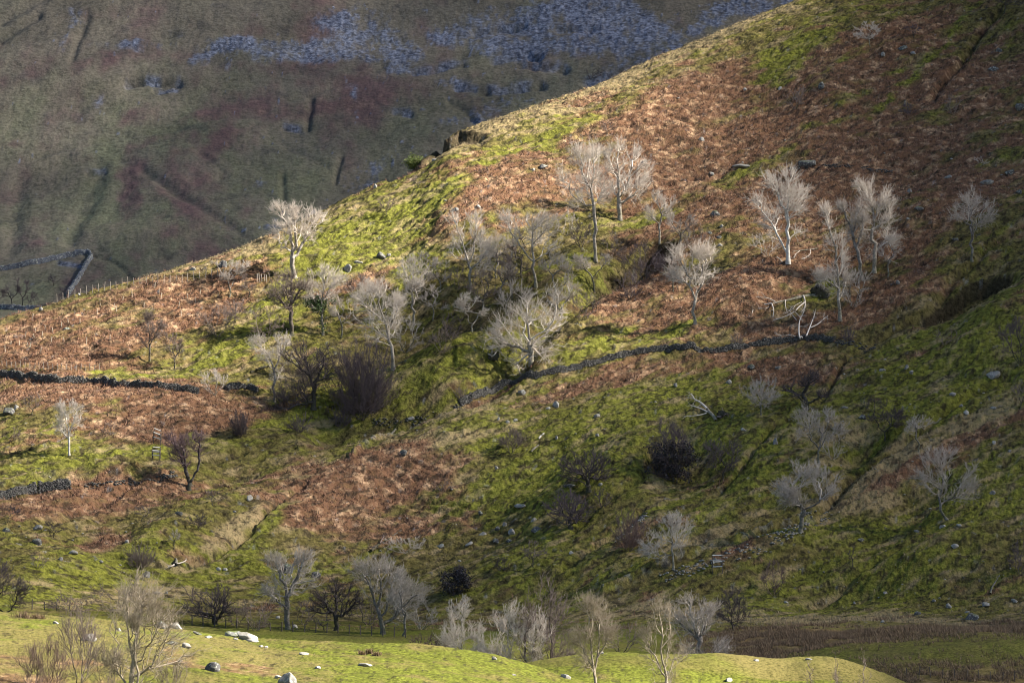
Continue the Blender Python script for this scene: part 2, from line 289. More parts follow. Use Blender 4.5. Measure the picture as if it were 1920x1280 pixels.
def masks(X, Y, px, py, fy, ry, hillz, farz, h):
    n = len(X); br = np.zeros(n); gr = np.zeros(n); st = np.zeros(n); rk = np.zeros(n); dk = np.zeros(n)
    s = np.nonzero(hillz)[0]
    if len(s):
        Xs, Ys, hs = X[s], Y[s], h[s]
        wx = 30 * fbm(Xs / 14, Ys / 16, 4, 101, .6); wy = 16 * fbm(Xs / 14, Ys / 16, 4, 111, .6)
        x_, y_ = px[s] + wx, py[s] + wy
        a = sum(e[5] * ell(x_, y_, e) for e in BRACKEN); b = sum(e[5] * ell(x_, y_, e) for e in GREEN); c = sum(e[5] * ell(x_, y_, e) for e in STRAW)
        al = Xs * .9 + Ys * .4
        d1 = .8 * Xs + .6 * Ys; d2 = .8 * Ys - .6 * Xs
        n1 = .6 * fbm(d1 / 20, d2 / 4.2, 4, 121, .6) + .35 * fbm(al / 9, hs / 2.2, 3, 122, .6); n2 = .8 * fbm(d1 / 4.5, d2 / 1.6, 3, 131, .6); n3 = fbm(d1 / 40, d2 / 9, 3, 141)
        br[s] = smooth(.12, .85, .8 * np.minimum(a, 1.3) - .55 * b + 1.2 * n1 + .6 * n2 + .7 * n3)
        gr[s] = smooth(-.1, .9, b + .25 - .4 * a + .7 * n1 - .6 * n2 + .5 * n3)
        st[s] = smooth(.15, .8, c + .12 + .9 * fbm(d1 / 9, d2 / 2.2, 4, 151, .65) + .5 * n2)
        dk[s] = np.maximum(.8 * smooth(.22, .5, fbm(al / 3.0, hs / .55, 3, 161, .65)), .95 * smooth(.20, .42, fbm((.8 * Xs + .6 * Ys) / 2.6, (.8 * Ys - .6 * Xs) / .75, 3, 162, .65)))  # dark flecks, plus streaks painted along the way tussock shadows fall
        pt = sum(e[5] * ell(x_, y_, e) for e in PEAT_SHADE); dk[s] = np.maximum(dk[s], .8 * smooth(.15, .8, pt + .7 * n1 + .6 * n2) * (pt > .06)); br[s] *= 1 - smooth(.2, .7, pt)
        rk[s] = (1 - smooth(0, 3, np.abs(fbm(Xs / 1.3, Ys / 1.3, 2, 171) - .62) * 20)) * .5
    s = np.nonzero(farz)[0]
    if len(s):
        Xs, Ys, hs = X[s], Y[s], h[s]
        wx = 34 * fbm(Xs / 34, Ys / 60, 5, 201, .65); wy = 20 * fbm(Xs / 34, Ys / 60, 5, 211, .65)
        x_, y_ = px[s] + wx, py[s] + wy
        a = sum(e[5] * ell(x_, y_, e) for e in FHEATH); c = sum(e[5] * ell(x_, y_, e) for e in SCREE)
        n1 = fbm(Xs / 30, Ys / 75, 4, 221, .62); n2 = fbm(Xs / 7, Ys / 13, 3, 231, .6)
        br[s] = smooth(.0, 1.2, a + 1.2 * n1 + .6 * n2)
        gr[s] = smooth(-.5, .9, -.9 * n1 + .7 * fbm(Xs / 60, Ys / 90, 3, 241) + (py[s] - 250) / 500.0)
        st[s] = smooth(-.2, .8, fbm(Xs / 18, Ys / 50, 4, 251, .6) + .15)
        n4 = fbm(Xs / 9, Ys / 30, 4, 281, .7); n5 = fbm(Xs / 2.6, Ys / 3.5, 3, 283, .7); rk[s] = .92 * smooth(.25, 1.30, np.minimum(c, 1.0) * 1.05 + .6 * n2 + .45 * n1 + .6 * n4 + .55 * n5) * smooth(.05, .35, c)
        sp = fbm(Xs / 2.2, Ys / 4.5, 2, 261)
        rk[s] = np.maximum(rk[s], smooth(.50, .60, sp + .3 * np.minimum(c, 1.2) + .10 * smooth(200, 900, px[s]) - .1) * .7)
        dk[s] = .45 * smooth(.3, .55, fbm(Xs / 9, Ys / 12, 3, 271, .6))
    s = np.nonzero((Y > 100) & (Y < 345))[0]
    if len(s):
        x_ = px[s] + 40 * fbm(X[s] / 5, Y[s] / 6, 3, 301); y_ = py[s]
        n1 = fbm(X[s] / 3.5, Y[s] / 5, 4, 311, .6)
        left = -.25 * smooth(900, 1300, px[s]) + ell(x_, y_, (90, 1230, 330, 70, 0)) + .8 * ell(x_, y_, (470, 1235, 110, 22, 10)) + .35
        st[s] = smooth(.25, 1.05, left + .9 * n1)
        br[s] = smooth(.6, 1.3, ell(x_, y_, (60, 1260, 260, 50, 0)) * 1.0 + ell(x_, y_, (430, 1250, 120, 22, 10)) * .9 + 1.0 * n1) * .8
        gr[s] = smooth(-.4, .6, .35 - .7 * n1)
        dk[s] = .75 * smooth(.30, .5, fbm(X[s] / .8, Y[s] / 1.6, 3, 321, .65))
    s = np.nonzero((Y >= 345) & (~hillz) & (Y < fy + 5))[0]
    if len(s):
        n1 = fbm(X[s] / 6, Y[s] / 9, 4, 331, .6)
        rush = smooth(1250, 1420, px[s] + 60 * n1) * smooth(0, 1, (py[s] - 1120) / 20) 
        bank = np.exp(-((Y[s] - 400) / 16) ** 2) * smooth(1380, 1500, px[s])
        mound2 = (Y[s] < 366) * 1.0
        br[s] = .5 * rush * (1 - bank) * (1 - mound2)
        st[s] = np.clip(.25 + .7 * rush * (1 - .8 * bank) + .5 * n1, 0, 1)
        gr[s] = np.clip(.6 - .3 * rush + .4 * bank - .4 * n1, 0, 1)
        dk[s] = .4 * rush * smooth(.1, .4, fbm(X[s] / 2, Y[s] / 2, 3, 341)) * (1 - mound2)
    return br, gr, st, rk, dk

# ------------------------------------------------------------------ where does the line of sight through a photograph pixel meet the ground
def place(pts, y0=405.0, y1=800.0, n=700):
    pts = np.array(pts, float).reshape(-1, 2)
    Yv = np.linspace(y0, y1, n); out = []
    U = (pts[:, 0] - 960) * K; V = (HORIZON - pts[:, 1]) * K
    XX = U[:, None] * Yv[None]; YY = np.repeat(Yv[None], len(pts), 0)
    H = terrain(XX, YY)
    D = H - V[:, None] * YY
    for i in range(len(pts)):
        c = np.nonzero((D[i, 1:] >= 0) & (D[i, :-1] < 0))[0]
        if len(c):
            j = c[0]; t = -D[i, j] / (D[i, j + 1] - D[i, j]); Y = Yv[j] + t * (Yv[j + 1] - Yv[j])
        else:
            Y = Yv[np.argmax(D[i])]
        out.append((U[i] * Y, Y))
    out = np.array(out)
    return np.column_stack([out, terrain(out[:, 0], out[:, 1])])

# ------------------------------------------------------------------ mesh helpers
def make_obj(name, V, F, mat=None, parent=None, smooth_=False, attrs=None, loc=None):
    me = bpy.data.meshes.new(name)
    V = np.asarray(V, np.float32); F = np.asarray(F, np.int32)
    me.vertices.add(len(V)); me.vertices.foreach_set('co', V.ravel())
    k = F.shape[1]
    me.loops.add(F.size); me.loops.foreach_set('vertex_index', F.ravel())
    me.polygons.add(len(F)); me.polygons.foreach_set('loop_start', np.arange(0, F.size, k, dtype=np.int32))
    try: me.polygons.foreach_set('loop_total', np.full(len(F), k, np.int32))
    except Exception: pass
    if smooth_: me.polygons.foreach_set('use_smooth', np.ones(len(F), bool))
    if attrs:
        for an, (ty, data) in attrs.items():
            at = me.attributes.new(an, ty, 'POINT')
            at.data.foreach_set('color' if 'COLOR' in ty else 'value', np.asarray(data, np.float32).ravel())
    me.update(calc_edges=True); me.validate()
    o = bpy.data.objects.new(name, me); COL.objects.link(o)
    if mat: me.materials.append(mat)
    if parent is not None: o.parent = parent
    if loc is not None: o.location = loc
    return o
def empty(name, loc):
    o = bpy.data.objects.new(name, None); COL.objects.link(o); o.location = loc; o.empty_display_size = .5; return o
def tag(o, label=None, cat=None, group=None, kind=None):
    if label: o['label'] = label
    if cat: o['category'] = cat
    if group: o['group'] = group
    if kind: o['kind'] = kind
    return o
def nodemat(name):
    m = bpy.data.materials.new(name); m.use_nodes = True
    n = m.node_tree; b = n.nodes['Principled BSDF']; b.inputs['Specular IOR Level'].default_value = 0.15
    b.inputs['Roughness'].default_value = .9
    return m, n, b
def ramp_mix(n, a, b, fac):
    x = n.nodes.new('ShaderNodeMix'); x.data_type = 'RGBA'
    for k, v in ((6, a), (7, b), (0, fac)):
        if isinstance(v, (tuple, list)): x.inputs[k].default_value = (*v, 1) if len(v) == 3 else v
        elif isinstance(v, (float, int)): x.inputs[k].default_value = v
        else: n.links.new(v, x.inputs[k])
    return x.outputs[2]
def noise(n, scale, detail=4, rough=.6, vec=None, out='Fac'):
    t = n.nodes.new('ShaderNodeTexNoise'); t.inputs['Scale'].default_value = scale; t.inputs['Detail'].default_value = detail; t.inputs['Roughness'].default_value = rough
    if vec is not None: n.links.new(vec, t.inputs['Vector'])
    return t.outputs[out]
def mth(n, op, a, b=0.0, clamp=False):
    m = n.nodes.new('ShaderNodeMath'); m.operation = op; m.use_clamp = clamp
    for k, v in ((0, a), (1, b)):
        if isinstance(v, (float, int)): m.inputs[k].default_value = v
        else: n.links.new(v, m.inputs[k])
    return m.outputs[0]
def mrange(n, v, a, b, c=0.0, d=1.0):
    m = n.nodes.new('ShaderNodeMapRange'); n.links.new(v, m.inputs[0])
    for i, q in zip((1, 2, 3, 4), (a, b, c, d)): m.inputs[i].default_value = q
    return m.outputs[0]

def ground_mat(name, pal, fine=1.6, bump=.35, lo=.3, hi=1.6):
    m, n, b = nodemat(name)
    tc = n.nodes.new('ShaderNodeNewGeometry').outputs['Position']
    at = n.nodes.new('ShaderNodeAttribute'); at.attribute_name = 'cover'
    at2 = n.nodes.new('ShaderNodeAttribute'); at2.attribute_name = 'rock_shade'
    sp = n.nodes.new('ShaderNodeSeparateColor'); n.links.new(at.outputs['Color'], sp.inputs[0])
    sp2 = n.nodes.new('ShaderNodeSeparateColor'); n.links.new(at2.outputs['Color'], sp2.inputs[0])
    br, gr, st = sp.outputs[0], sp.outputs[1], sp.outputs[2]; rk, dk = sp2.outputs[0], sp2.outputs[1]
    nf = noise(n, fine, 3, .7, tc); nf2 = noise(n, fine * .33, 3, .6, tc); nb = noise(n, .03, 3, .5, tc)
    c1 = mrange(n, nf, .36, .66); c2 = mrange(n, nf2, .35, .65)
    grass = ramp_mix(n, pal['olive'], pal['green'], gr)
    grass = ramp_mix(n, grass, pal['lush'], mth(n, 'MULTIPLY', mth(n, 'MULTIPLY', gr, c2), .8))
    straw = ramp_mix(n, pal['straw'], pal['straw2'], c1)
    col = ramp_mix(n, grass, straw, mth(n, 'MULTIPLY', st, mrange(n, nf, .3, .62, .35, 1.0)))
    bc = ramp_mix(n, pal['brack'], pal['brack2'], c1); bc = ramp_mix(n, bc, pal['brack3'], mrange(n, nf2, .5, .72))
    col = ramp_mix(n, col, bc, mth(n, 'MULTIPLY', br, mrange(n, nf2, .2, .45, .6, 1.0), True))
    rc = ramp_mix(n, pal['rock'], pal['rock2'], mrange(n, noise(n, fine * .9, 2, .7, tc), .4, .62))
    col = ramp_mix(n, col, pal['peat_shade'], mth(n, 'MULTIPLY', dk, .85, True))  # dark peat colour, also used for painted tussock and canopy shade
    col = ramp_mix(n, col, rc, rk)
    # overall value mottling
    hv = n.nodes.new('ShaderNodeHueSaturation'); n.links.new(col, hv.inputs['Color'])
    n.links.new(mth(n, 'MULTIPLY', mrange(n, nf, .3, .7, lo, hi), mrange(n, nb, .3, .7, .86, 1.14)), hv.inputs['Value'])
    n.links.new(hv.outputs[0], b.inputs['Base Color'])
    bp = n.nodes.new('ShaderNodeBump'); bp.inputs['Strength'].default_value = bump; bp.inputs['Distance'].default_value = .5 / fine
    n.links.new(nf, bp.inputs['Height']); n.links.new(bp.outputs[0], b.inputs['Normal'])
    b.inputs['Specular IOR Level'].default_value = .05; b.inputs['Roughness'].default_value = 1
    return m
PAL = dict(olive=(.112, .092, .032), green=(.105, .106, .022), lush=(.158, .158, .026), straw=(.44, .34, .185), straw2=(.145, .103, .052),
           brack=(.215, .114, .064), brack2=(.078, .042, .027), brack3=(.40, .262, .155), rock=(.20, .20, .21), rock2=(.08, .085, .09), peat_shade=(.028, .022, .016))
M_HILL = ground_mat('hill_turf', PAL, 1.5, 1.0)
PALF = dict(PAL, olive=(.098, .088, .070), green=(.092, .094, .064), lush=(.102, .106, .068), straw=(.135, .118, .096), straw2=(.105, .090, .072), brack=(.098, .068, .068), brack2=(.075, .048, .048), brack3=(.125, .085, .075), rock=(.150, .168, .225), rock2=(.045, .053, .080), peat_shade=(.032, .032, .036))  # bluish grey shift puts the distance haze into the colours
M_FAR = ground_mat('far_turf_hazed', PALF, .7, .6, .6, 1.4)
PALG = dict(PAL, olive=(.086, .080, .018), green=(.086, .095, .016), lush=(.128, .142, .022), straw=(.200, .165, .060), straw2=(.105, .086, .030))
M_FORE = ground_mat('meadow_turf', PALG, 3.2, .5)

# ------------------------------------------------------------------ the ground, one fan of profiles cut into three sheets that share their edges
fine_px = np.arange(-170, 2091, 1.9)
left = -170 - np.cumsum(np.linspace(4, 150, 32)); right = 2090 + np.cumsum(np.linspace(4, 150, 32))
PXC = np.concatenate([left[::-1], fine_px, right])
yk, zk, ryc, fyc = keys(PXC)
def rows_between(a, b, n, p=1.0):
    t = (np.arange(n) / n) ** p
    return [a + (b - a) * k for k in t]
one = np.ones_like(PXC)
R0 = rows_between(2 * one, 225 * one, 30, .8) + rows_between(225 * one, 295 * one, 110) + rows_between(295 * one, 345 * one, 50) + rows_between(345 * one, 368 * one, 40) + rows_between(368 * one, fyc, 110)
R1 = rows_between(fyc, ryc - 12, 560) + rows_between(ryc - 12, ryc + 22, 60) + rows_between(ryc + 22, 900 * one, 24)
R2 = rows_between(900 * one, 1040 * one, 16) + rows_between(1040 * one, 1180 * one, 120) + rows_between(1180 * one, 1660 * one, 360) + rows_between(1660 * one, 4200 * one, 24) + [4200 * one]
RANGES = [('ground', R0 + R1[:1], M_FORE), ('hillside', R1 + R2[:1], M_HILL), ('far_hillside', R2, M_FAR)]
for name, rows, mat in RANGES:
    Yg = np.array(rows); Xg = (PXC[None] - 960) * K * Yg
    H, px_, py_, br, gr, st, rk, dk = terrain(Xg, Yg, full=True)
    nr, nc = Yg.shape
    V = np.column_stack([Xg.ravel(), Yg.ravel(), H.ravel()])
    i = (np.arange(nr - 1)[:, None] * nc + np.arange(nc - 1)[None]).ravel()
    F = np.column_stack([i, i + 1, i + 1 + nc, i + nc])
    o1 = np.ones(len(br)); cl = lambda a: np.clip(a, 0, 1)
    o = make_obj(name, V, F, mat, smooth_=True, attrs={'cover': ('FLOAT_COLOR', np.column_stack([cl(br), cl(gr), cl(st), o1])), 'rock_shade': ('FLOAT_COLOR', np.column_stack([cl(rk), cl(dk), o1 * 0, o1]))})
    tag(o, kind='structure')

# ------------------------------------------------------------------ unseen cloud deck, density shaped by hand to light the ground in patches
TX = np.arange(0, 1921, 160)
TYR = [0, 160, 320, 480, 640, 800, 960, 1120]
TT = np.array([
 [1, 1, 1, 1, 1, 1, 1, 1, 1, .80, .28, .12, .05],
 [1, 1, 1, 1, 1, 1, 1, 1, .78, .30, .10, .10, .08],
 [1, 1, 1, 1, 1, 1, 1, 1, .50, .42, .18, .10, .08],
 [1, 1, 1, 1, 1, 1, 1, .9, .66, .72, .36, .12, .08],
 [1, 1, 1, .80, .55, .65, .80, .92, .50, .22, .12, .14, .10],
 [.88, .82, .60, .42, .36, .42, .48, .40, .18, .16, .14, .24, .14],
 [.52, .50, .42, .50, .48, .40, .34, .30, .20, .22, .26, .20, .18],
 [.50, .52, .42, .38, .30, .28, .26, .24, .28, .26, .24, .20, .18]])
def bil(T, x, y):
    x = np.clip(x / 160.0, 0, 11.999); y = np.clip(y / 160.0, 0, 6.999)
    xi = x.astype(int); yi = y.astype(int); fx = x - xi; fy = y - yi
    fx = fx * fx * (3 - 2 * fx); fy = fy * fy * (3 - 2 * fy)
    return (T[yi, xi] * (1 - fx) + T[yi, xi + 1] * fx) * (1 - fy) + (T[yi + 1, xi] * (1 - fx) + T[yi + 1, xi + 1] * fx) * fy
def light_through(X, Y, Z):
    Ys = np.maximum(Y, 1); px = X / Ys / K + 960; py = HORIZON - Z / Ys / K
    T = bil(TT, px, py) ** 1.35
    T = T * (1 - .98 * np.maximum(ell(px, py, (890, 590, 240, 62, -30)), .85 * ell(px, py, (640, 775, 210, 46, -18)))) * (1 - .7 * ell(px, py, (1200, 490, 70, 26, -25)))  # extra cloud added over the grove in place of hollow and canopy shade
    far = .17 + .16 * smooth(-.1, .5, fbm(X / 160, Y / 120, 2, 401)) + .10 * ell(px, py, (60, 330, 260, 260, 0))
    T = np.where(Y > 860, far, T)
    fore = .95 - .15 * smooth(305, 330, Y) - .75 * smooth(1500, 1700, px)
    T = np.where(Y < 362, fore, T)
    mid = .30 * smooth(900, 500, px) + .16 + .38 * np.exp(-((px - 930) / 170) ** 2)
    T = np.where((Y >= 362) & (Y < 440), mid, T)
    return np.clip(T, 0, 1)
HC = 600.0
cx0 = np.arange(-430, 560, 5.0) + HC / SUN_DIR[2] * SUN_DIR[0]; cy0 = np.arange(60, 1800, 5.0) + HC / SUN_DIR[2] * SUN_DIR[1]
CX, CY = np.meshgrid(cx0, cy0)
# send each ground patch's wanted light up along the sun direction into the deck
gx, gy = np.meshgrid(np.arange(-640, 720, 2.6), np.arange(30, 1900, 2.6)); gz = terrain(gx, gy, detail=False)
tt = (HC - gz) / SUN_DIR[2]; ix = np.floor((gx + SUN_DIR[0] * tt - cx0[0]) / 5.0 + .5).astype(int); iy = np.floor((gy + SUN_DIR[1] * tt - cy0[0]) / 5.0 + .5).astype(int)
ok = (ix >= 0) & (ix < len(cx0)) & (iy >= 0) & (iy < len(cy0)); LT = light_through(gx.ravel(), gy.ravel(), gz.ravel()).reshape(gx.shape)
acc = np.zeros(CX.shape); cnt = np.zeros(CX.shape); np.add.at(acc, (iy[ok], ix[ok]), LT[ok]); np.add.at(cnt, (iy[ok], ix[ok]), 1.0)
for _ in range(6):
    em = cnt == 0
    if not em.any(): break
    a2 = sum(np.roll(acc / np.maximum(cnt, 1) * (cnt > 0), q, ax) for q in (1, -1) for ax in (0, 1)); c2 = sum(np.roll((cnt > 0) * 1.0, q, ax) for q in (1, -1) for ax in (0, 1))
    f = em & (c2 > 0); acc[f] = (a2 / np.maximum(c2, 1))[f]; cnt[f] = 1
T = np.where(cnt > 0, acc / np.maximum(cnt, 1), .2)
T = np.clip(T * (1 + .45 * fbm(CX / 32, CY / 32, 3, 411)), 0, 1)
edge = np.minimum(np.minimum(CX - cx0[0], cx0[-1] - CX), np.minimum(CY - cy0[0], cy0[-1] - CY))
dens = 1 - T
nr, nc = CX.shape
thick = 8 + 40 * dens + 10 * fbm(CX / 70, CY / 70, 3, 421)
V1 = np.column_stack([CX.ravel(), CY.ravel(), (HC + 3 * fbm(CX / 40, CY / 40, 2, 431)).ravel()])
V2 = V1 + SUN_DIR[None] * (np.maximum(thick, 4).ravel() * np.clip(edge / 60, .05, 1).ravel())[:, None]   # the tops lean towards the sun
i = (np.arange(nr - 1)[:, None] * nc + np.arange(nc - 1)[None]).ravel()
Fa = np.column_stack([i, i + nc, i + nc + 1, i + 1]); N = nr * nc
Fb = np.column_stack([i + N, i + 1 + N, i + nc + 1 + N, i + nc + N])
ringi = np.concatenate([np.arange(nc), np.arange(1, nr) * nc + nc - 1, (nr - 1) * nc + np.arange(nc - 2, -1, -1), np.arange(nr - 2, 0, -1) * nc])
rn = np.roll(ringi, -1); Fc = np.column_stack([ringi, rn, rn + N, ringi + N])
m, n, b = nodemat('cloud_sun_block')
n.nodes.remove(b); out = n.nodes['Material Output']
at = n.nodes.new('ShaderNodeAttribute'); at.attribute_name = 'sun_block'
tr = n.nodes.new('ShaderNodeBsdfTransparent'); df = n.nodes.new('ShaderNodeBsdfDiffuse'); df.inputs[0].default_value = (.30, .31, .33, 1)

ms = n.nodes.new('ShaderNodeMixShader'); n.links.new(at.outputs['Fac'], ms.inputs[0]); n.links.new(tr.outputs[0], ms.inputs[1]); n.links.new(df.outputs[0], ms.inputs[2])
n.links.new(ms.outputs[0], out.inputs[0])
dv = 1 - np.sqrt(np.clip(1 - dens, .0, 1)).ravel()
co = make_obj('cloud', np.vstack([V1, V2]), np.vstack([Fa, Fb, Fc]), m, smooth_=True, attrs={'sun_block': ('FLOAT', np.concatenate([dv, dv]))})
tag(co, 'unseen broken cloud deck with gaps shaped to light the valley in patches', 'cloud', kind='stuff')

# ================================================================== trees
def bark_mat(name, c1, c2, moss=0.0, scale=3.0):
    m, n, b = nodemat(name)
    pos = n.nodes.new('ShaderNodeNewGeometry').outputs['Position']
    f = mrange(n, noise(n, scale, 4, .7, pos), .35, .65)
    col = ramp_mix(n, c1, c2, f)
    if moss:
        tc = n.nodes.new('ShaderNodeTexCoord'); sx = n.nodes.new('ShaderNodeSeparateXYZ'); n.links.new(tc.outputs['Object'], sx.inputs[0])
        low = mth(n, 'MULTIPLY', mrange(n, sx.outputs[2], 0, 3.2, 1, 0), mrange(n, noise(n, 1.6, 3, .7, pos), .35, .6))
        col = ramp_mix(n, col, (.10, .11, .025), mth(n, 'MULTIPLY', low, moss, True))
    n.links.new(col, b.inputs['Base Color']); b.inputs['Specular IOR Level'].default_value = .1
    return m
BM = {
 'white': (bark_mat('white_bark', (.62, .58, .52), (.36, .33, .30), .2), bark_mat('white_twigs', (.76, .68, .60), (.52, .46, .40))),
 'pale': (bark_mat('pale_bark', (.40, .355, .30), (.13, .11, .09), .5), bark_mat('pale_twigs', (.74, .65, .56), (.48, .42, .365))),
 'grey': (bark_mat('grey_bark', (.22, .20, .18), (.08, .07, .065), .6), bark_mat('grey_twigs', (.56, .49, .43), (.33, .29, .255))),
 'dark': (bark_mat('dark_bark', (.075, .065, .058), (.03, .026, .024), .3), bark_mat('dark_twigs', (.125, .10, .10), (.07, .056, .058))),
 'brown': (bark_mat('brown_bark', (.15, .12, .10), (.06, .05, .042), .5), bark_mat('brown_twigs', (.26, .205, .18), (.15, .115, .10))),
 'purple': (bark_mat('purple_bark', (.085, .070, .068), (.035, .03, .03), .3), bark_mat('purple_twigs', (.16, .125, .13), (.09, .070, .075))),
 'red': (bark_mat('red_bark', (.14, .11, .095), (.06, .05, .045), .3), bark_mat('red_twigs', (.24, .165, .14), (.13, .09, .08))),
 'duo': (bark_mat('birch_bark', (.10, .085, .08), (.04, .035, .034), .3), bark_mat('birch_twigs', (.24, .17, .17), (.15, .10, .11))),
 'tan': (bark_mat('tan_bark', (.34, .29, .22), (.17, .14, .105), .3), bark_mat('tan_twigs', (.38, .32, .25), (.22, .18, .135))),
}
def leaf_mat(name, c1, c2):
    m, n, b = nodemat(name)
    pos = n.nodes.new('ShaderNodeNewGeometry').outputs['Position']
    n.links.new(ramp_mix(n, c1, c2, mrange(n, noise(n, 1.8, 3, .7, pos), .35, .65)), b.inputs['Base Color']); b.inputs['Roughness'].default_value = .6
    return m
LEAF = {'ivy': leaf_mat('ivy_leaves', (.035, .06, .02), (.075, .11, .04)), 'holly': leaf_mat('holly_leaves', (.022, .024, .026), (.05, .045, .05)), 'gorse': leaf_mat('gorse_leaves', (.09, .12, .03), (.16, .19, .05))}

def nrm(v): return v / np.maximum(np.linalg.norm(v, axis=-1, keepdims=True), 1e-9)
def frames(N):
    ref = np.array([.23, .92, .31]); ref = np.where(np.abs(N @ ref)[:, None] > .94, np.array([[.9, .1, .42]]), ref[None])
    U = nrm(ref - (ref * N).sum(1, keepdims=True) * N); return U, np.cross(N, U)
def tubes(P0, N0, r0, P1, N1, r1, k):
    n = len(P0)
    if n == 0: return np.zeros((0, 3)), np.zeros((0, 4), int)
    a = np.arange(k) * 2 * np.pi / k; ca, sa = np.cos(a), np.sin(a)
    U0, W0 = frames(N0); U1, W1 = frames(N1)
    A = P0[:, None] + r0[:, None, None] * (U0[:, None] * ca[None, :, None] + W0[:, None] * sa[None, :, None])
    B = P1[:, None] + r1[:, None, None] * (U1[:, None] * ca[None, :, None] + W1[:, None] * sa[None, :, None])
    V = np.concatenate([A, B], 1).reshape(-1, 3)
    j = np.arange(k); base = (np.arange(n) * 2 * k)[:, None]
    F = np.stack([base + j, base + (j + 1) % k, base + k + (j + 1) % k, base + k + j], -1).reshape(-1, 4)
    return V, F
def join(parts):
    Vs, Fs, o = [], [], 0
    for V, F in parts:
        if len(V) == 0: continue
        Vs.append(V); Fs.append(F + o); o += len(V)
    return np.vstack(Vs), np.vstack(Fs)

def grow(seed, H, xl, xr, style='oak', n=220, limbs=None, twig=1.0, tr=None, depth=None, zb=None):
    """skeleton by cheapest attachment of points spread through the crown; local metres, z up, base at the origin"""
    g = np.random.RandomState(seed)
    S = dict(oak=(.24, .26, .30, 1), ash=(.34, .28, .42, 1), tall=(.42, .38, .45, 1), poplar=(.20, .16, .9, 3), bush=(.05, .06, .55, 6), coppice=(.04, .10, .95, 11), thorn=(.28, .32, .25, 1), round=(.25, .22, .34, 1))[style]
    zt, zbot, bf, stems = S
    if zb is not None: zbot = zb; zt = max(zt, zb * .95)
    W = (xl + xr) / 2; dp = depth or W * .85
    zt *= H; zbot *= H
    step = H / 16.0
    P = [np.zeros(3)]; par = [-1]; path = [0.0]
    def add(p, parent):
        P.append(np.array(p, float)); par.append(parent); path.append(path[parent] + np.linalg.norm(P[-1] - P[parent])); return len(P) - 1
    cxm = (xr - xl) / 2
    tipsrc = []
    if limbs:
        for li, L in enumerate(limbs):
            L = np.array(L, float); yo = 0.0
            if li == 0: cur = 0; start = L[0]; L = L[1:]; ydir = 0
            else:
                PP = np.array(P); d = np.hypot(PP[:, 0] - L[0][0], PP[:, 2] - L[0][1]); cur = int(np.argmin(d)); L = L[1:]; ydir = g.uniform(-.45, .45)
            y = P[cur][1]
            for q in L:
                prev = P[cur]; dl = math.hypot(q[0] - prev[0], q[1] - prev[2]); y += ydir * dl + g.normal() * .04 * dl
                m = max(1, int(dl / step)); a0 = prev.copy()
                for k in range(1, m + 1):
                    t = k / m; cur = add((a0[0] + (q[0] - a0[0]) * t, a0[1] + (y - a0[1]) * t, a0[2] + (q[1] - a0[2]) * t), cur)
            tipsrc += [P[cur], P[cur], P[max(cur - 3, 1)]]
    elif stems == 1:
        cur = 0; m = 6; lean = cxm * .35; wob = g.normal(size=(m, 2)) * H * .008
        for k in range(1, m + 1):
            t = k / m; cur = add((lean * t ** 1.4 + wob[k - 1, 0], wob[k - 1, 1], zt * t), cur)
    else:
        for sidx in range(stems):
            a = 2 * math.pi * sidx / stems + g.uniform(-.3, .3); cur = 0
            L0 = H * (.22 if style != 'coppice' else .34); sp = {'bush': .75, 'coppice': .80, 'poplar': .14}[style]
            for k in (1, 2, 3):
                t = k / 3; r_ = L0 * sp * t ** .8 + H * .03
                cur = add((math.cos(a) * r_ * (xl if math.cos(a) < 0 else xr) / max(W, .1), math.sin(a) * r_ * dp / max(W, .1), L0 * t), cur)
    # crown points
    nl = 8 if style in ('oak', 'ash', 'tall') else 13
    lc = nrm(g.normal(size=(nl, 3)) + np.array([0, 0, .25])) * g.uniform(.5, .84, nl)[:, None]; lr = g.uniform(.18, .40, nl)
    li = g.choice(nl, n, p=lr ** 2 / (lr ** 2).sum()); q0 = lc[li] + nrm(g.normal(size=(n, 3))) * (lr[li] * g.rand(n) ** .45)[:, None]
    far_ = np.linalg.norm(q0, axis=1); q0 = q0 / np.maximum(far_, 1.0)[:, None] * (1 + .06 * g.rand(n))[:, None]
    if style in ('round', 'coppice'): q0 = nrm(g.normal(size=(n, 3))) * (g.rand(n) ** (1 / 2.6) * (1 + .1 * g.normal(size=n)))[:, None]; q0 = q0 * (1 + .16 * np.sin(5 * q0[:, 0] + 7 * q0[:, 2] + seed) + .12 * np.sin(9 * q0[:, 2] - 6 * q0[:, 1] + seed * 2))[:, None]
    rad = np.linalg.norm(q0, axis=1); d = q0 / rad[:, None]
    zc = zbot + (H - zbot) * (.42 if style != 'poplar' else .5)
    x = d[:, 0] * rad; X = np.where(x < 0, x * xl, x * xr); 
    if style in ('oak', 'round', 'thorn'): X *= 1.0
    Z = np.where(d[:, 2] > 0, zc + d[:, 2] * rad * (H - zc), zc + d[:, 2] * rad * (zc - zbot))
    if style in ('ash', 'tall'): X *= (1 - .25 * np.abs((Z - zc) / (H - zbot)))
    Q = np.column_stack([X, d[:, 1] * rad * dp, Z])
    if limbs:      # the twiggy masses sit round the ends of the limbs
        cs = np.array(tipsrc); m_ = int(n * .62); k_ = g.randint(0, len(cs), m_); R_ = .33 * min(W * 1.2, H - zbot)
        Q[:m_] = cs[k_] + nrm(g.normal(size=(m_, 3))) * (R_ * g.rand(m_) ** .5)[:, None] * np.array([1, .8, .8])
    if style in ('coppice',): Q[:, 0] *= (.72 + .28 * np.clip(Z / H, 0, 1) ** .6)
    org = np.array([0, 0, zt * .8]); Q = Q[np.argsort(((Q - org) ** 2).sum(1))]
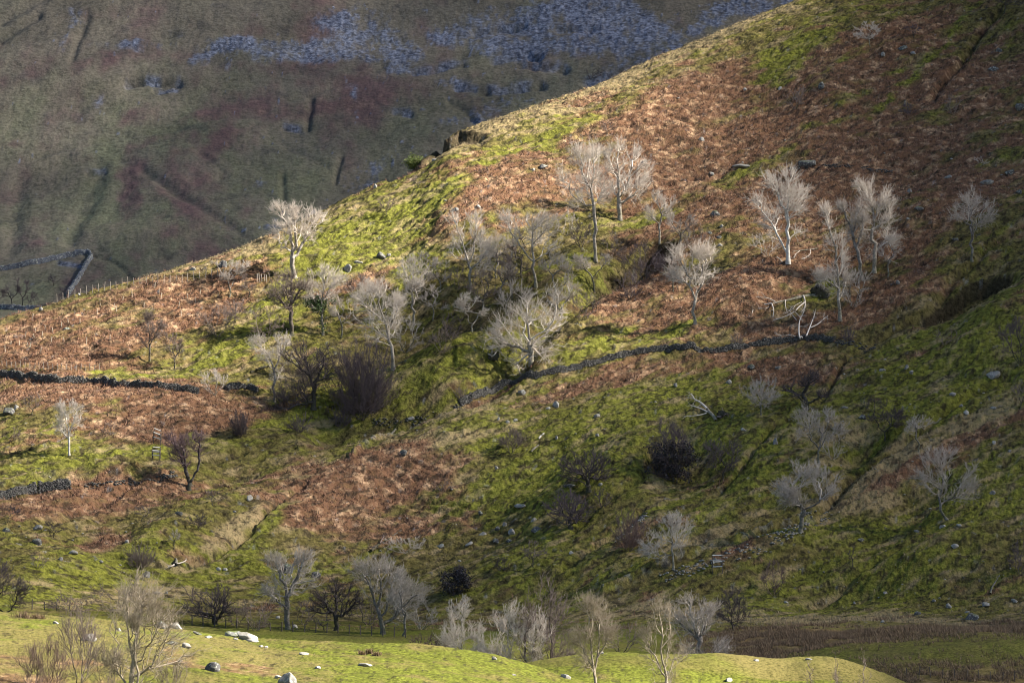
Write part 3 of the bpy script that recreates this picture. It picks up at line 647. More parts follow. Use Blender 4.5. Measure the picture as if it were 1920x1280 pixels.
    M = n * 5 + 400; A = np.zeros((M, 3)); PL = np.zeros(M); c = len(P); A[:c] = P; PL[:c] = path
    first = 1 if stems > 1 else max(1, int(c * .45))
    if limbs: first = 3
    for q in Q:
        D = np.sqrt(((A[first:c] - q) ** 2).sum(1)); cost = D + bf * PL[first:c] + .35 * np.maximum(A[first:c, 2] - q[2], 0)
        k = int(np.argmin(cost)) + first; L = D[k - first]; m = max(1, min(6, int(L / step)))
        a0 = A[k].copy(); side = g.normal(size=3) * L * .06
        for j in range(1, m + 1):
            t = j / m; A[c] = a0 + (q - a0) * t + side * math.sin(math.pi * t) + np.array([0, 0, -.05 * L * math.sin(math.pi * t)])
            par.append(k); PL[c] = PL[k] + L / m; k = c; c += 1
            if c >= M - 8: break
        if c >= M - 8: break
    A = A[:c]; par = np.array(par[:c]); 
    w = np.zeros(c); kids = np.zeros(c, int); np.add.at(kids, par[1:], 1); w[kids == 0] = 1
    main = np.full(c, -1); bw = np.zeros(c)
    for i in range(c - 1, 0, -1):
        p = par[i]; w[p] += w[i]
        if w[i] > bw[p]: bw[p] = w[i]; main[p] = i
    for _ in range(2):          # relax into natural curves, then gnarl
        B = A.copy(); ok = (par >= 0) & (main >= 0); ok[0] = False
        B[ok] = .5 * A[ok] + .25 * A[par[ok]] + .25 * A[main[ok]]; A = B
    jit = g.normal(size=A.shape) * H * .011; jit[:2] = 0; A = A + jit
    ng = A[:, 0] < 0; sx_ = np.where(ng, .93 * xl / max(-A[:, 0].min(), xl * .5), .93 * xr / max(A[:, 0].max(), xr * .5)); A[:, 0] *= 1 + (sx_ - 1) * np.clip(A[:, 2] / (.3 * H), 0, 1)
    sc_ = H / max(A[:, 2].max(), .1); A[:, 2] *= sc_ * .985
    r0 = (tr * .72 if tr else H * .0185) * (1.25 if H < 4 else 1)
    r = r0 * (w / w[0]) ** (.45 if stems == 1 else .5)
    rmin = .012 * max(H / 10, .5); r = np.maximum(r, rmin)
    if stems > 1: r[0] = r[1:].max()
    else:
        z01 = np.clip(A[:, 2] / (H * .07), 0, 1); big = r > .7 * r0; r = np.where(big, r * (1.55 - .55 * z01), r)
    return A, par, main, w, r, g

def plant_tree(name, label, cat, group, base, H, xl, xr, style, bark, seed, n=200, twigs=5, limbs=None, twl=None, tw_r=.015, tr=None, rot=None, leaves=None, sink=.25, zb=None, crown_only=False):
    A, par, main, w, r, g = grow(seed, H, xl, xr, style, n, limbs, tr=tr, zb=zb)
    root = empty(name, (base[0], base[1], base[2] - sink)); tag(root, label, cat, group)
    c = len(A); E = np.arange(1, c); p = par[E]; dirs = nrm(A[E] - A[p])
    N = np.zeros_like(A); N[0] = dirs[0]; N[E] = dirs
    hm = main >= 0; mk = main[hm]; N[hm] = nrm(N[hm] + nrm(A[mk] - A[hm]))
    ismain = main[p] == E
    N0 = np.where(ismain[:, None], N[p], dirs); r0 = np.where(ismain, r[p], np.minimum(r[E] * 1.15, r[p]))
    thick = r[E] > max(r.max() * .22, .035)
    if rot is not None:
        R = np.array(rot); A = A @ R.T; N = N @ R.T; N0 = N0 @ R.T; dirs = dirs @ R.T
    T1 = tubes(A[p][thick], N0[thick], r0[thick], A[E][thick], N[E][thick], r[E][thick], 7)
    o = make_obj('trunk', *T1, BM[bark][0], root, True)
    med = ~thick
    parts = [tubes(A[p][med], N0[med], r0[med], A[E][med], N[E][med], r[E][med], 4)]
    # twigs
    if twigs > 0:
        small = np.nonzero((w[E] <= 4))[0]
        src = np.repeat(small, max(1, int(round(twigs * .72)))); m = len(src)
        t = g.rand(m)[:, None]; s0 = A[p[src]] * (1 - t) + A[E[src]] * t
        cen = A.mean(0); out = nrm(s0 - cen)
        tl = (twl or H * .085)
        up = np.array([0, 0, .45 if style not in ('poplar', 'coppice') else 1.0])
        dd = nrm(dirs[src] * .9 + out * .55 + g.normal(size=(m, 3)) * .55 + up)
        L = tl * (.5 + .9 * g.rand(m))[:, None]
        m1 = s0 + dd * L * .5 + g.normal(size=(m, 3)) * L * .07; d2 = nrm(dd + g.normal(size=(m, 3)) * .3 + up * .35); e1 = m1 + d2 * L * .5
        rr = np.full(m, tw_r)
        parts += [tubes(s0, dd, rr, m1, d2, rr * .8, 3), tubes(m1, d2, rr * .8, e1, d2, rr * .35, 3)]
        for q, (a, b_) in enumerate(((.25, .6), (.5, .95))):
            t = g.uniform(a, b_, m)[:, None]; s1 = np.where(t < .5, s0 + (m1 - s0) * t * 2, m1 + (e1 - m1) * (t * 2 - 1))
            d3 = nrm(dd + g.normal(size=(m, 3)) * .75 + up * .3); e2 = s1 + d3 * L * (.3 + .35 * g.rand(m)[:, None])
            parts.append(tubes(s1, d3, rr * .6, e2, d3, rr * .3, 3))
    V, F = join(parts)
    o = make_obj('crown', V, F, BM[bark][1], root, False)
    if leaves:
        kind, cnt, zlo, zhi, size = leaves
        ok = np.nonzero((A[:, 2] > zlo * H) & (A[:, 2] < zhi * H))[0]
        idx = ok[g.randint(0, len(ok), cnt)] if len(ok) else np.zeros(cnt, int)
        c0 = A[idx] + g.normal(size=(cnt, 3)) * size * 2.2
        a = nrm(g.normal(size=(cnt, 3))) * size; b_ = nrm(np.cross(a, g.normal(size=(cnt, 3)))) * size * .7
        V = np.stack([c0 - a, c0 - b_, c0 + a, c0 + b_], 1).reshape(-1, 3); F = np.arange(cnt * 4).reshape(-1, 4)
        make_obj('leaves', V, F, LEAF[kind], root)
    return root

# px,py of the foot, top py, crown left px, crown right px, style, bark, points, twigs per bud, label, options
def L_(*pts): return [list(p) for p in pts]
TREES = [
 # ---- upper hillside, the big pale trees in the sun
 (1117, 490, 263, 1042, 1150, 'tall', 'pale', 330, 6, 'tallest pale bare tree with a long thin naked trunk', dict(zb=.36, limbs=[L_((1117, 490), (1116, 455), (1115, 410), (1112, 380), (1106, 345), (1110, 305), (1116, 270)), L_((1114, 380), (1088, 375), (1070, 368), (1052, 340), (1044, 328)), L_((1108, 350), (1092, 325), (1082, 290), (1078, 275)), L_((1113, 372), (1130, 362), (1138, 352)), L_((1092, 330), (1100, 300), (1104, 280))], tr=.36)),
 (1163, 411, 252, 1122, 1228, 'ash', 'pale', 330, 6, 'broad pale bare tree with a dark forked trunk standing right of the tallest one', dict(zb=.25, limbs=[L_((1163, 411), (1162, 385), (1160, 350), (1159, 318), (1162, 285), (1158, 258)), L_((1161, 362), (1176, 345), (1184, 320), (1190, 290), (1196, 268)), L_((1160, 322), (1146, 308), (1136, 290), (1130, 275)), L_((1178, 372), (1194, 360), (1202, 340), (1212, 325)), L_((1185, 318), (1200, 305), (1214, 300))], tr=.5)),
 (1478, 493, 308, 1403, 1522, 'ash', 'white', 360, 6, 'bright white bare tree with two trunks forking at the foot', dict(zb=.2, limbs=[L_((1478, 493), (1477, 470), (1479, 440), (1477, 410), (1476, 370), (1480, 335), (1484, 312)), L_((1477, 480), (1468, 460), (1462, 440), (1450, 420), (1436, 398), (1420, 380), (1414, 362)), L_((1476, 415), (1466, 385), (1462, 360), (1452, 340), (1438, 325)), L_((1477, 385), (1488, 375), (1500, 380)), L_((1478, 360), (1494, 350), (1508, 345))], tr=.42)),
 (1639, 512, 333, 1598, 1688, 'ash', 'pale', 330, 6, 'slim pale bare tree with a straight dark lower trunk, right of the leaning one', dict(zb=.2, limbs=[L_((1639, 512), (1640, 480), (1639, 450), (1638, 415), (1635, 380), (1630, 355), (1622, 338)), L_((1638, 430), (1652, 415), (1664, 400)), L_((1639, 460), (1656, 452), (1672, 446)), L_((1637, 400), (1648, 380), (1660, 372))], tr=.42)),
 (1618, 522, 364, 1570, 1622, 'ash', 'grey', 230, 6, 'grey bare tree leaning to the left in the middle of the upper right clump', dict(zb=.25, limbs=[L_((1618, 522), (1612, 490), (1602, 460), (1590, 430), (1576, 405), (1568, 390)), L_((1602, 460), (1614, 440), (1618, 410))], tr=.38)),
 (1575, 600, 385, 1528, 1592, 'ash', 'pale', 230, 6, 'thin pale crooked tree with a snapped top growing above the fallen tree roots', dict(zb=.2, limbs=[L_((1575, 600), (1574, 560), (1570, 520), (1568, 490), (1558, 455), (1548, 425), (1540, 400)), L_((1572, 545), (1552, 530), (1530, 515)), L_((1574, 560), (1592, 548), (1600, 520))], tr=.34)),
 (1822, 490, 350, 1774, 1868, 'ash', 'grey', 230, 6, 'lone grey bare tree on the dim brown bracken slope at the upper right', {}),
 (1304, 606, 450, 1243, 1348, 'ash', 'pale', 330, 6, 'bushy silver bare tree with a single leg, alone above the middle of the long wall', dict(limbs=[L_((1304, 606), (1302, 580), (1300, 555), (1290, 520), (1278, 490), (1270, 470)), L_((1301, 560), (1312, 530), (1316, 495), (1312, 470)), L_((1296, 535), (1280, 520), (1262, 510))])),
 (1237, 456, 356, 1204, 1268, 'ash', 'pale', 190, 5, 'small pale forked tree on the edge of the dark hollow, left of another', {}),
 (1268, 476, 398, 1248, 1312, 'oak', 'grey', 150, 4, 'low grey bare tree leaning right over the dark hollow', {}),
 (1207, 526, 452, 1158, 1252, 'bush', 'purple', 230, 5, 'purple brown spreading bush lying low in the dark hollow', {}),
 (1090, 464, 410, 1066, 1114, 'bush', 'dark', 120, 4, 'small dark bush at the foot of the two tallest pale trees', {}),
 (1115, 546, 470, 1068, 1150, 'oak', 'grey', 200, 5, 'grey fan shaped bare tree below the tallest trunk', {}),
 (1005, 537, 392, 930, 1052, 'oak', 'pale', 330, 5, 'wide pale bare tree with a reddish trunk and flat topped crown', dict(limbs=[L_((1005, 537), (1004, 510), (1000, 480), (996, 450), (1000, 420)), L_((1001, 490), (980, 475), (965, 450), (950, 430), (940, 412)), L_((1000, 460), (1018, 440), (1030, 420))])),
 (978, 520, 420, 948, 1004, 'ash', 'brown', 120, 4, 'brownish bare tree half hidden behind the wide flat topped tree', {}),
 (882, 541, 392, 830, 932, 'ash', 'pale', 280, 5, 'pale goblet shaped bare tree leftmost of the row above the dark hollow', dict(limbs=[L_((882, 541), (882, 515), (878, 495), (872, 460), (856, 430), (846, 408)), L_((879, 500), (890, 470), (896, 435), (892, 405)), L_((880, 505), (902, 490), (920, 465)), L_((882, 515), (900, 510), (912, 500))])),
 (825, 546, 478, 806, 846, 'ash', 'grey', 110, 4, 'small thin grey tree between two larger ones on the green slope', {}),
 (776, 605, 477, 742, 804, 'ash', 'pale', 210, 5, 'slender pale tree with a whitish foot left of the shady ground', {}),
 (738, 692, 520, 650, 764, 'ash', 'pale', 320, 5, 'pale straggly tree rising behind the huge brown bush', dict(limbs=[L_((738, 692), (736, 660), (730, 630), (722, 600), (716, 560), (712, 530)), L_((728, 620), (742, 590), (748, 560)), L_((722, 600), (700, 575), (684, 555))])),
 (606, 628, 494, 560, 652, 'oak', 'pale', 280, 5, 'pale tree with dark green ivy wrapped round its lower half', dict(leaves=('ivy', 1400, .04, .5, .16), limbs=[L_((606, 628), (604, 600), (602, 570), (604, 540), (608, 510)), L_((603, 580), (585, 560), (572, 540)), L_((603, 560), (622, 540), (636, 525))])),
 (548, 628, 500, 500, 590, 'ash', 'brown', 260, 5, 'dark tree with a mossy trunk directly below the bright ridge tree', dict(limbs=[L_((548, 628), (545, 600), (545, 570), (546, 540), (544, 510)), L_((545, 580), (530, 560), (516, 545)), L_((545, 565), (560, 545), (572, 530))], tr=.42)),
 (552, 520, 378, 503, 612, 'oak', 'pale', 330, 6, 'pale domed tree breaking the skyline of the ridge', dict(zb=.28, limbs=[L_((552, 520), (549, 495), (548, 470), (546, 450), (540, 425), (532, 405), (520, 395)), L_((549, 485), (556, 460), (556, 430), (552, 400)), L_((550, 485), (566, 465), (576, 440), (588, 420), (600, 408))], tr=.5)),
 (430, 557, 486, 394, 470, 'oak', 'grey', 190, 5, 'grey leaning tree with a dark stone behind it near the old fence', {}),
 (468, 557, 510, 448, 492, 'oak', 'brown', 110, 4, 'small brown tree just right of the grey leaning one', {}),
 (441, 604, 554, 410, 472, 'round', 'brown', 190, 4, 'small round russet bush on the bright green grass', {}),
 (408, 631, 566, 362, 448, 'bush', 'brown', 220, 4, 'broad russet bush with many stems below the round one', {}),
 (281, 679, 580, 252, 310, 'ash', 'brown', 230, 5, 'gnarled dark tree at the edge of the orange bracken field', dict(limbs=[L_((281, 679), (280, 655), (282, 630), (276, 605), (278, 588)), L_((281, 640), (294, 622), (302, 605))])),
 (327, 693, 620, 308, 346, 'ash', 'brown', 150, 4, 'small slim tree just right of the gnarled dark one', {}),
 (783, 353, 325, 772, 800, 'thorn', 'brown', 70, 4, 'tiny hawthorn on the pale upper slope near the skyline', {}),
 (724, 402, 368, 706, 744, 'thorn', 'brown', 90, 4, 'tiny dark hawthorn on the bright green slope below the skyline', {}),
 (912, 328, 311, 888, 916, 'thorn', 'dark', 90, 4, 'low hawthorn swept flat by the wind on the rusty slope', {}),
 (1138, 252, 226, 1126, 1152, 'thorn', 'brown', 60, 4, 'tiny hawthorn standing above the two tallest trees', {}),
 (1492, 204, 160, 1462, 1512, 'bush', 'brown', 130, 4, 'rounded brown bush at the edge of the sunlit upper slope', {}),
 (1632, 87, 38, 1598, 1652, 'thorn', 'pale', 170, 5, 'pale hawthorn combed leftwards by the wind near the top edge', {}),
 (1714, 72, 42, 1692, 1730, 'thorn', 'purple', 110, 4, 'small dark hawthorn to the right of the pale combed one', {}),
 (1705, 215, 188, 1684, 1722, 'bush', 'purple', 150, 4, 'small dense purple bush among mossy stones on the upper right slope', {}),
 (1786, 216, 176, 1770, 1806, 'bush', 'brown', 70, 3, 'thin brown bush right of the dense purple one', {}),
 (1884, 26, -30, 1846, 1925, 'oak', 'dark', 190, 5, 'dark tree cut off by the top right corner', {}),
 (1838, 316, 290, 1822, 1856, 'thorn', 'grey', 60, 2, 'little gnarled grey tree on the dim slope at the far right', {}),
 (1915, 680, 588, 1868, 1965, 'bush', 'purple', 230, 5, 'large dark purple bush cut off by the right edge', {}),
 (1770, 645, 612, 1748, 1796, 'bush', 'brown', 70, 3, 'sparse brown bush on the mossy ground at the right', {}),
 (1590, 640, 605, 1574, 1606, 'coppice', 'purple', 60, 3, 'sparse purple bush at the right end of the long wall', {}),
 (1383, 646, 616, 1366, 1402, 'coppice', 'brown', 60, 3, 'sparse brown bush growing against the long wall', {}),
 (863, 748, 722, 846, 880, 'coppice', 'brown', 60, 3, 'wispy pale brown bush at the lower end of the long wall', {}),
 (905, 590, 500, 872, 940, 'ash', 'brown', 150, 4, 'thin brownish tree in the deepest shade of the grove', {}),
 (940, 560, 470, 905, 975, 'ash', 'grey', 150, 4, 'grey tree in the shade between the goblet shaped and the flat topped tree', {}),
 (962, 600, 520, 925, 1000, 'bush', 'grey', 170, 4, 'grey tangle of a tree just above the big silvery old one', {}),
 (1052, 600, 520, 1022, 1092, 'ash', 'grey', 150, 4, 'grey tree right of the big silvery crown', {}),
 (1150, 480, 430, 1128, 1176, 'bush', 'brown', 90, 4, 'low brown scrub on the upper lip of the dark hollow', {}),
 (700, 600, 520, 664, 738, 'ash', 'pale', 170, 4, 'pale tree behind the straggly one in the grove', {}),
 (668, 560, 508, 640, 700, 'bush', 'brown', 110, 4, 'brownish bush right of the ivy wrapped tree', {}),
 (640, 632, 548, 612, 672, 'ash', 'grey', 150, 4, 'grey tree between the ivy wrapped tree and the huge bush', {}),
 (520, 560, 500, 492, 548, 'bush', 'brown', 120, 4, 'dull brown bush left of the mossy trunked dark tree', {}),
 (812, 600, 530, 786, 842, 'ash', 'grey', 110, 4, 'thin grey tree right of the slender pale one', {}),
 (856, 540, 488, 838, 876, 'bush', 'brown', 90, 4, 'brownish scrub left of the goblet shaped tree foot', {}),
 (1060, 440, 388, 1036, 1088, 'bush', 'grey', 110, 4, 'grey scrub left of the small dark bush under the tall pale trees', {}),
 (1300, 470, 408, 1276, 1328, 'bush', 'brown', 100, 4, 'faint brown scrub above the bushy silver tree', {}),
 (1262, 545, 478, 1238, 1288, 'ash', 'grey', 130, 4, 'grey slim tree just left of the bushy silver one', {}),
 (1665, 520, 440, 1645, 1692, 'ash', 'grey', 110, 4, 'low grey tree at the right foot of the slim pale one', {}),
 (1600, 575, 500, 1576, 1640, 'bush', 'grey', 150, 4, 'grey tangle of low branches right of the upturned root plate', {}),
 (1440, 480, 430, 1402, 1470, 'bush', 'pale', 110, 3, 'pale low scrub left of the bright white tree', {}),
 (560, 810, 770, 530, 600, 'coppice', 'purple', 90, 3, 'dull purple scrub in the gully below the black limbed tree', {}),
 (640, 800, 745, 610, 668, 'coppice', 'purple', 130, 3, 'dark scrub at the left foot of the huge bush', {}),
 (1545, 935, 860, 1515, 1582, 'bush', 'grey', 170, 4, 'grey thorny scrub on the stones right of the largest grey tree', {}),
 (1560, 860, 800, 1535, 1590, 'bush', 'grey', 90, 3, 'thin grey scrub right of the wide armed grey tree', {}),
 (1225, 1030, 985, 1190, 1250, 'bush', 'pale', 110, 3, 'pale scrub beside the reddish thicket', {}),
 (1130, 950, 905, 1110, 1152, 'bush', 'purple', 90, 3, 'dull scrub between the umbrella shaped tree and the reddish thicket', {}),
 (690, 1170, 1110, 662, 716, 'bush', 'brown', 110, 4, 'brown undergrowth left of the biggest grey valley tree', {}),
 (570, 1170, 1120, 548, 596, 'bush', 'brown', 90, 4, 'brown undergrowth between the third and middle valley trees', {}),
 (440, 1172, 1128, 420, 462, 'bush', 'brown', 80, 4, 'brown undergrowth right of the dark spreading valley tree', {}),
 (1165, 1225, 1160, 1130, 1205, 'bush', 'brown', 120, 3, 'brown undergrowth behind the second mound', {}),
 (790, 1180, 1120, 768, 822, 'bush', 'grey', 120, 4, 'grey low tree at the far right of the valley row', {}),
 (790, 545, 470, 762, 826, 'oak', 'grey', 170, 5, 'grey tree crowding the slender pale one from behind', {}),
 (930, 520, 430, 896, 966, 'oak', 'pale', 200, 5, 'pale tree squeezed between the goblet shaped and the flat topped tree', {}),
 (1040, 560, 470, 1010, 1078, 'oak', 'grey', 190, 5, 'grey tree filling the gap right of the reddish trunk', {}),
 (960, 560, 468, 925, 1000, 'oak', 'brown', 190, 5, 'mauve brown tree in the heart of the grove', {}),
 (830, 660, 600, 800, 862, 'bush', 'brown', 130, 4, 'mauve brown scrub on the shaded ground left of the dark bush', {}),
 (760, 660, 590, 730, 796, 'bush', 'grey', 130, 4, 'grey scrub right of the straggly pale tree', {}),
 (600, 560, 500, 572, 632, 'oak', 'grey', 150, 5, 'grey tree right behind the ivy wrapped one', {}),
 (500, 640, 570, 470, 532, 'bush', 'brown', 140, 4, 'mauve brown scrub above the pale thin tree', {}),
 (1090, 600, 540, 1062, 1122, 'bush', 'brown', 130, 4, 'mauve brown scrub at the lower edge of the dark hollow', {}),
 (1180, 560, 505, 1150, 1214, 'bush', 'purple', 120, 4, 'purple scrub below the spreading purple brown bush', {}),
 (560, 740, 660, 520, 600, 'bush', 'brown', 190, 5, 'mauve brown tangle behind the black limbed tree', {}),
 (720, 760, 700, 694, 752, 'bush', 'brown', 120, 4, 'loose brown scrub at the right foot of the huge bush', {}),
 # ---- the middle of the slope
 (998, 683, 528, 903, 1078, 'oak', 'pale', 460, 5, 'big silvery old tree with a mossy bent trunk and drooping limbs', dict(zb=.08, tr=.55, limbs=[L_((998, 683), (993, 660), (990, 635), (988, 600), (986, 570)), L_((991, 655), (970, 648), (955, 632), (938, 608)), L_((992, 640), (1010, 632), (1026, 615), (1034, 590), (1038, 560)), L_((972, 650), (948, 645), (925, 630)), L_((996, 640), (1014, 650), (1020, 662)), L_((992, 662), (976, 672), (966, 682))])),
 (885, 623, 547, 848, 918, 'oak', 'pale', 190, 5, 'grey spreading tree left of the big silvery one', {}),
 (846, 638, 585, 824, 870, 'bush', 'dark', 110, 4, 'small dark bush in the deep shade left of the spreading tree', {}),
 (588, 766, 632, 520, 642, 'oak', 'dark', 330, 5, 'black limbed tree with arching branches beside the huge brown bush', dict(zb=.15, tr=.5, limbs=[L_((588, 766), (588, 740), (584, 715), (578, 690), (568, 665), (562, 645)), L_((586, 722), (596, 700), (602, 675), (608, 650)), L_((580, 695), (560, 680), (545, 682), (535, 670), (528, 655)), L_((586, 735), (560, 745), (550, 735), (552, 722)), L_((584, 745), (550, 755), (528, 765))])),
 (680, 786, 624, 598, 746, 'coppice', 'purple', 620, 5, 'huge brown many stemmed bush, the densest on the slope', dict(tr=.24, zb=.08)),
 (515, 752, 624, 462, 552, 'ash', 'pale', 230, 5, 'pale thin tree left of the black limbed one', dict(limbs=[L_((515, 752), (514, 725), (516, 700), (508, 675), (496, 655), (482, 642)), L_((516, 695), (522, 665), (528, 640))])),
 (532, 756, 700, 498, 560, 'coppice', 'purple', 110, 3, 'low purple scrub between the pale and the black limbed trees', {}),
 (402, 739, 688, 370, 428, 'bush', 'pale', 150, 4, 'pale bush growing through the broken lower wall', {}),
 (449, 819, 764, 424, 474, 'coppice', 'dark', 190, 4, 'dark upright bush on the grass below the broken wall', {}),
 (130, 854, 748, 98, 164, 'ash', 'white', 230, 5, 'white barked bare tree alone on the left slope', dict(limbs=[L_((130, 854), (129, 830), (130, 805), (122, 780), (112, 762)), L_((130, 810), (138, 785), (144, 765)), L_((130, 820), (118, 812), (108, 800))])),
 (60, 776, 735, 42, 82, 'thorn', 'brown', 100, 4, 'small twisted brown tree by the dark boulder at the left edge', {}),
 (24, 826, 796, 6, 42, 'bush', 'brown', 70, 4, 'low brown bush at the left edge, left of the white barked tree', {}),
 (203, 816, 784, 188, 220, 'bush', 'brown', 70, 3, 'low dull bush with a dark log to the right of the white barked tree', {}),
 (355, 916, 800, 304, 396, 'ash', 'duo', 300, 5, 'birch with two pale upper stems and a dark foot', dict(zb=.25, tr=.40, limbs=[L_((355, 916), (354, 898), (350, 880), (342, 858), (335, 835), (322, 820), (312, 806)), L_((354, 895), (366, 878), (370, 850), (370, 820), (368, 802)), L_((346, 870), (343, 840), (346, 812))])),
 (398, 947, 911, 384, 414, 'thorn', 'brown', 70, 4, 'tiny tree below and right of the birch', {}),
 (372, 993, 957, 346, 398, 'round', 'dark', 110, 4, 'low flat dark bush on the rushy slope', {}),
 (266, 978, 944, 250, 286, 'thorn', 'brown', 60, 4, 'tiny crooked tree with a leaning stem on the left slope', {}),
 (326, 1028, 988, 315, 338, 'ash', 'grey', 60, 4, 'slim little grey tree below the flat dark bush', {}),
 (15, 979, 944, -10, 40, 'thorn', 'dark', 100, 4, 'dark thorn at the left edge among mossy stones', {}),
 (100, 1006, 972, 82, 124, 'thorn', 'dark', 80, 4, 'small dark thorn on the boulder strewn left slope', {}),
 (70, 1062, 1035, 56, 90, 'bush', 'brown', 50, 3, 'thin low scrub on the boulder strewn left slope', {}),
 (262, 1063, 1008, 228, 296, 'coppice', 'brown', 190, 4, 'fan shaped brown bush above the foreground tree', {}),
 (958, 848, 797, 928, 988, 'bush', 'brown', 300, 5, 'dome shaped brown bush on the open middle slope', {}),
 (830, 921, 893, 814, 848, 'bush', 'brown', 70, 3, 'small faint bush in the middle of the rusty bracken', {}),
 # ---- the shaded right side
 (1104, 920, 838, 1040, 1162, 'round', 'dark', 330, 5, 'dark umbrella shaped tree on the shaded green slope', dict(zb=.2, tr=.42)),
 (1070, 989, 914, 1012, 1120, 'round', 'purple', 360, 5, 'purplish domed tree just below the dark umbrella shaped one', dict(zb=.14, tr=.40)),
 (1262, 902, 780, 1204, 1312, 'round', 'purple', 520, 7, 'massive almost black evergreen clad tree in the shade', dict(zb=.06, leaves=('holly', 3000, .02, .62, .15))),
 (1357, 899, 818, 1314, 1394, 'oak', 'purple', 230, 5, 'dark tree with several curved stems right of the massive black one', dict(zb=.12)),
 (1427, 778, 701, 1384, 1464, 'round', 'grey', 260, 5, 'small round pale crowned tree below the right part of the long wall', dict(zb=.26)),
 (1513, 768, 690, 1462, 1560, 'oak', 'dark', 270, 4, 'black twisted tree right of the round pale crowned one', dict(zb=.12, tr=.45)),
 (1535, 868, 757, 1482, 1594, 'oak', 'grey', 300, 5, 'grey wide armed tree below the black twisted one', dict(zb=.2)),
 (1660, 825, 744, 1612, 1702, 'oak', 'dark', 230, 5, 'dark upright tree above the deep gully on the right', {}),
 (1722, 846, 774, 1694, 1758, 'oak', 'grey', 160, 4, 'grey contorted tree on the lip of the deep gully', {}),
 (1501, 995, 862, 1443, 1578, 'ash', 'grey', 400, 5, 'largest grey tree of the shaded right side, standing on a grassy shelf', dict(zb=.14, tr=.40)),
 (1778, 973, 832, 1708, 1838, 'oak', 'grey', 360, 6, 'grey tree with a crooked leaning trunk on the lower right slope', dict(zb=.2, limbs=[L_((1778, 973), (1770, 963), (1760, 950), (1760, 925), (1768, 900), (1766, 870), (1772, 845)), L_((1762, 915), (1745, 900), (1728, 890)), L_((1764, 935), (1790, 925), (1812, 920)), L_((1766, 875), (1750, 862), (1738, 850))])),
 (1180, 1032, 950, 1138, 1226, 'coppice', 'red', 210, 3, 'reddish thicket of thin stems left of the pale one legged tree', {}),
 (1263, 1064, 954, 1192, 1306, 'ash', 'pale', 260, 5, 'pale tree with a dark leg and one long low limb to the left', dict(limbs=[L_((1263, 1064), (1263, 1045), (1262, 1030), (1258, 1005), (1260, 975)), L_((1262, 1040), (1240, 1038), (1220, 1030), (1204, 1024)), L_((1262, 1020), (1278, 1000), (1288, 985))])),
 (999, 1062, 1008, 974, 1028, 'thorn', 'brown', 110, 4, 'small brown tree on the shaded grass above the twiggy valley thicket', {}),
 (941, 1069, 1040, 924, 960, 'bush', 'dark', 90, 4, 'small dark bush between the black holly and the small brown tree', {}),
 (855, 1114, 1058, 826, 886, 'bush', 'purple', 260, 6, 'black holly bush on the shaded lower slope', dict(leaves=('holly', 1300, .02, .85, .14))),
 (1450, 1114, 1046, 1424, 1474, 'bush', 'red', 170, 4, 'small reddish tree on the smooth lower right slope', {}),
 (1598, 1062, 1020, 1588, 1608, 'ash', 'dark', 40, 3, 'very small thin tree by the narrow ditch on the lower right slope', {}),
 (1912, 765, 712, 1896, 1950, 'ash', 'brown', 90, 4, 'faint brown tree cut off by the right edge above the gully', {}),
 (1912, 1075, 1010, 1888, 1950, 'bush', 'purple', 130, 4, 'dark bush cut off by the right edge low on the slope', {}),
 (1317, 1232, 1060, 1246, 1372, 'ash', 'grey', 300, 5, 'tall grey tree on the valley edge with its foot behind the grassy mound', dict(zb=.2, tr=.42, limbs=[L_((1317, 1232), (1316, 1200), (1314, 1175), (1308, 1145), (1300, 1120), (1292, 1095), (1290, 1070)), L_((1309, 1150), (1290, 1130), (1272, 1115), (1262, 1100)), L_((1316, 1190), (1298, 1180), (1290, 1168)), L_((1316, 1195), (1340, 1180), (1358, 1160)), L_((1308, 1140), (1322, 1115), (1334, 1090))])),
 (1372, 1184, 1097, 1336, 1416, 'round', 'dark', 260, 5, 'dark flat topped tree behind the tall grey valley tree', dict(zb=.18)),
 # ---- along the foot of the slope
 (404, 1170, 1090, 334, 446, 'round', 'dark', 330, 5, 'dark spreading tree leftmost of the row along the valley field', dict(zb=.16, tr=.42)),
 (478, 1182, 1118, 448, 516, 'bush', 'brown', 150, 4, 'low brownish tree with bleached stems, second in the valley row', {}),
 (540, 1180, 1028, 488, 604, 'oak', 'grey', 340, 5, 'tall grey oak with a mossy foot, third in the valley row', dict(zb=.2, tr=.45, limbs=[L_((540, 1180), (539, 1150), (538, 1120), (534, 1095), (524, 1070), (514, 1050)), L_((538, 1115), (550, 1095), (560, 1070), (568, 1045)), L_((538, 1125), (522, 1115), (510, 1105))])),
 (608, 1182, 1140, 586, 622, 'thorn', 'brown', 50, 3, 'thin leaning stem beside the fence of the valley field', {}),
 (630, 1182, 1078, 574, 688, 'oak', 'dark', 300, 5, 'dark tree with curving limbs in the middle of the valley row', dict(zb=.18, tr=.40, limbs=[L_((630, 1182), (632, 1160), (626, 1145), (612, 1130), (600, 1112)), L_((631, 1155), (632, 1125), (630, 1095)), L_((632, 1150), (656, 1145), (676, 1130), (686, 1118))])),
 (718, 1188, 1034, 648, 800, 'oak', 'grey', 480, 6, 'biggest grey tree of the valley row with a fine domed crown', dict(zb=.2, tr=.42, limbs=[L_((718, 1188), (719, 1165), (712, 1148), (702, 1125), (698, 1100), (690, 1080), (676, 1062)), L_((716, 1155), (728, 1135), (734, 1105), (740, 1075)), L_((710, 1140), (718, 1110), (712, 1080), (708, 1055)), L_((718, 1162), (740, 1152), (756, 1145))])),
 (756, 1192, 1064, 730, 812, 'ash', 'grey', 260, 5, 'grey thinner tree at the right end of the valley row', {}),
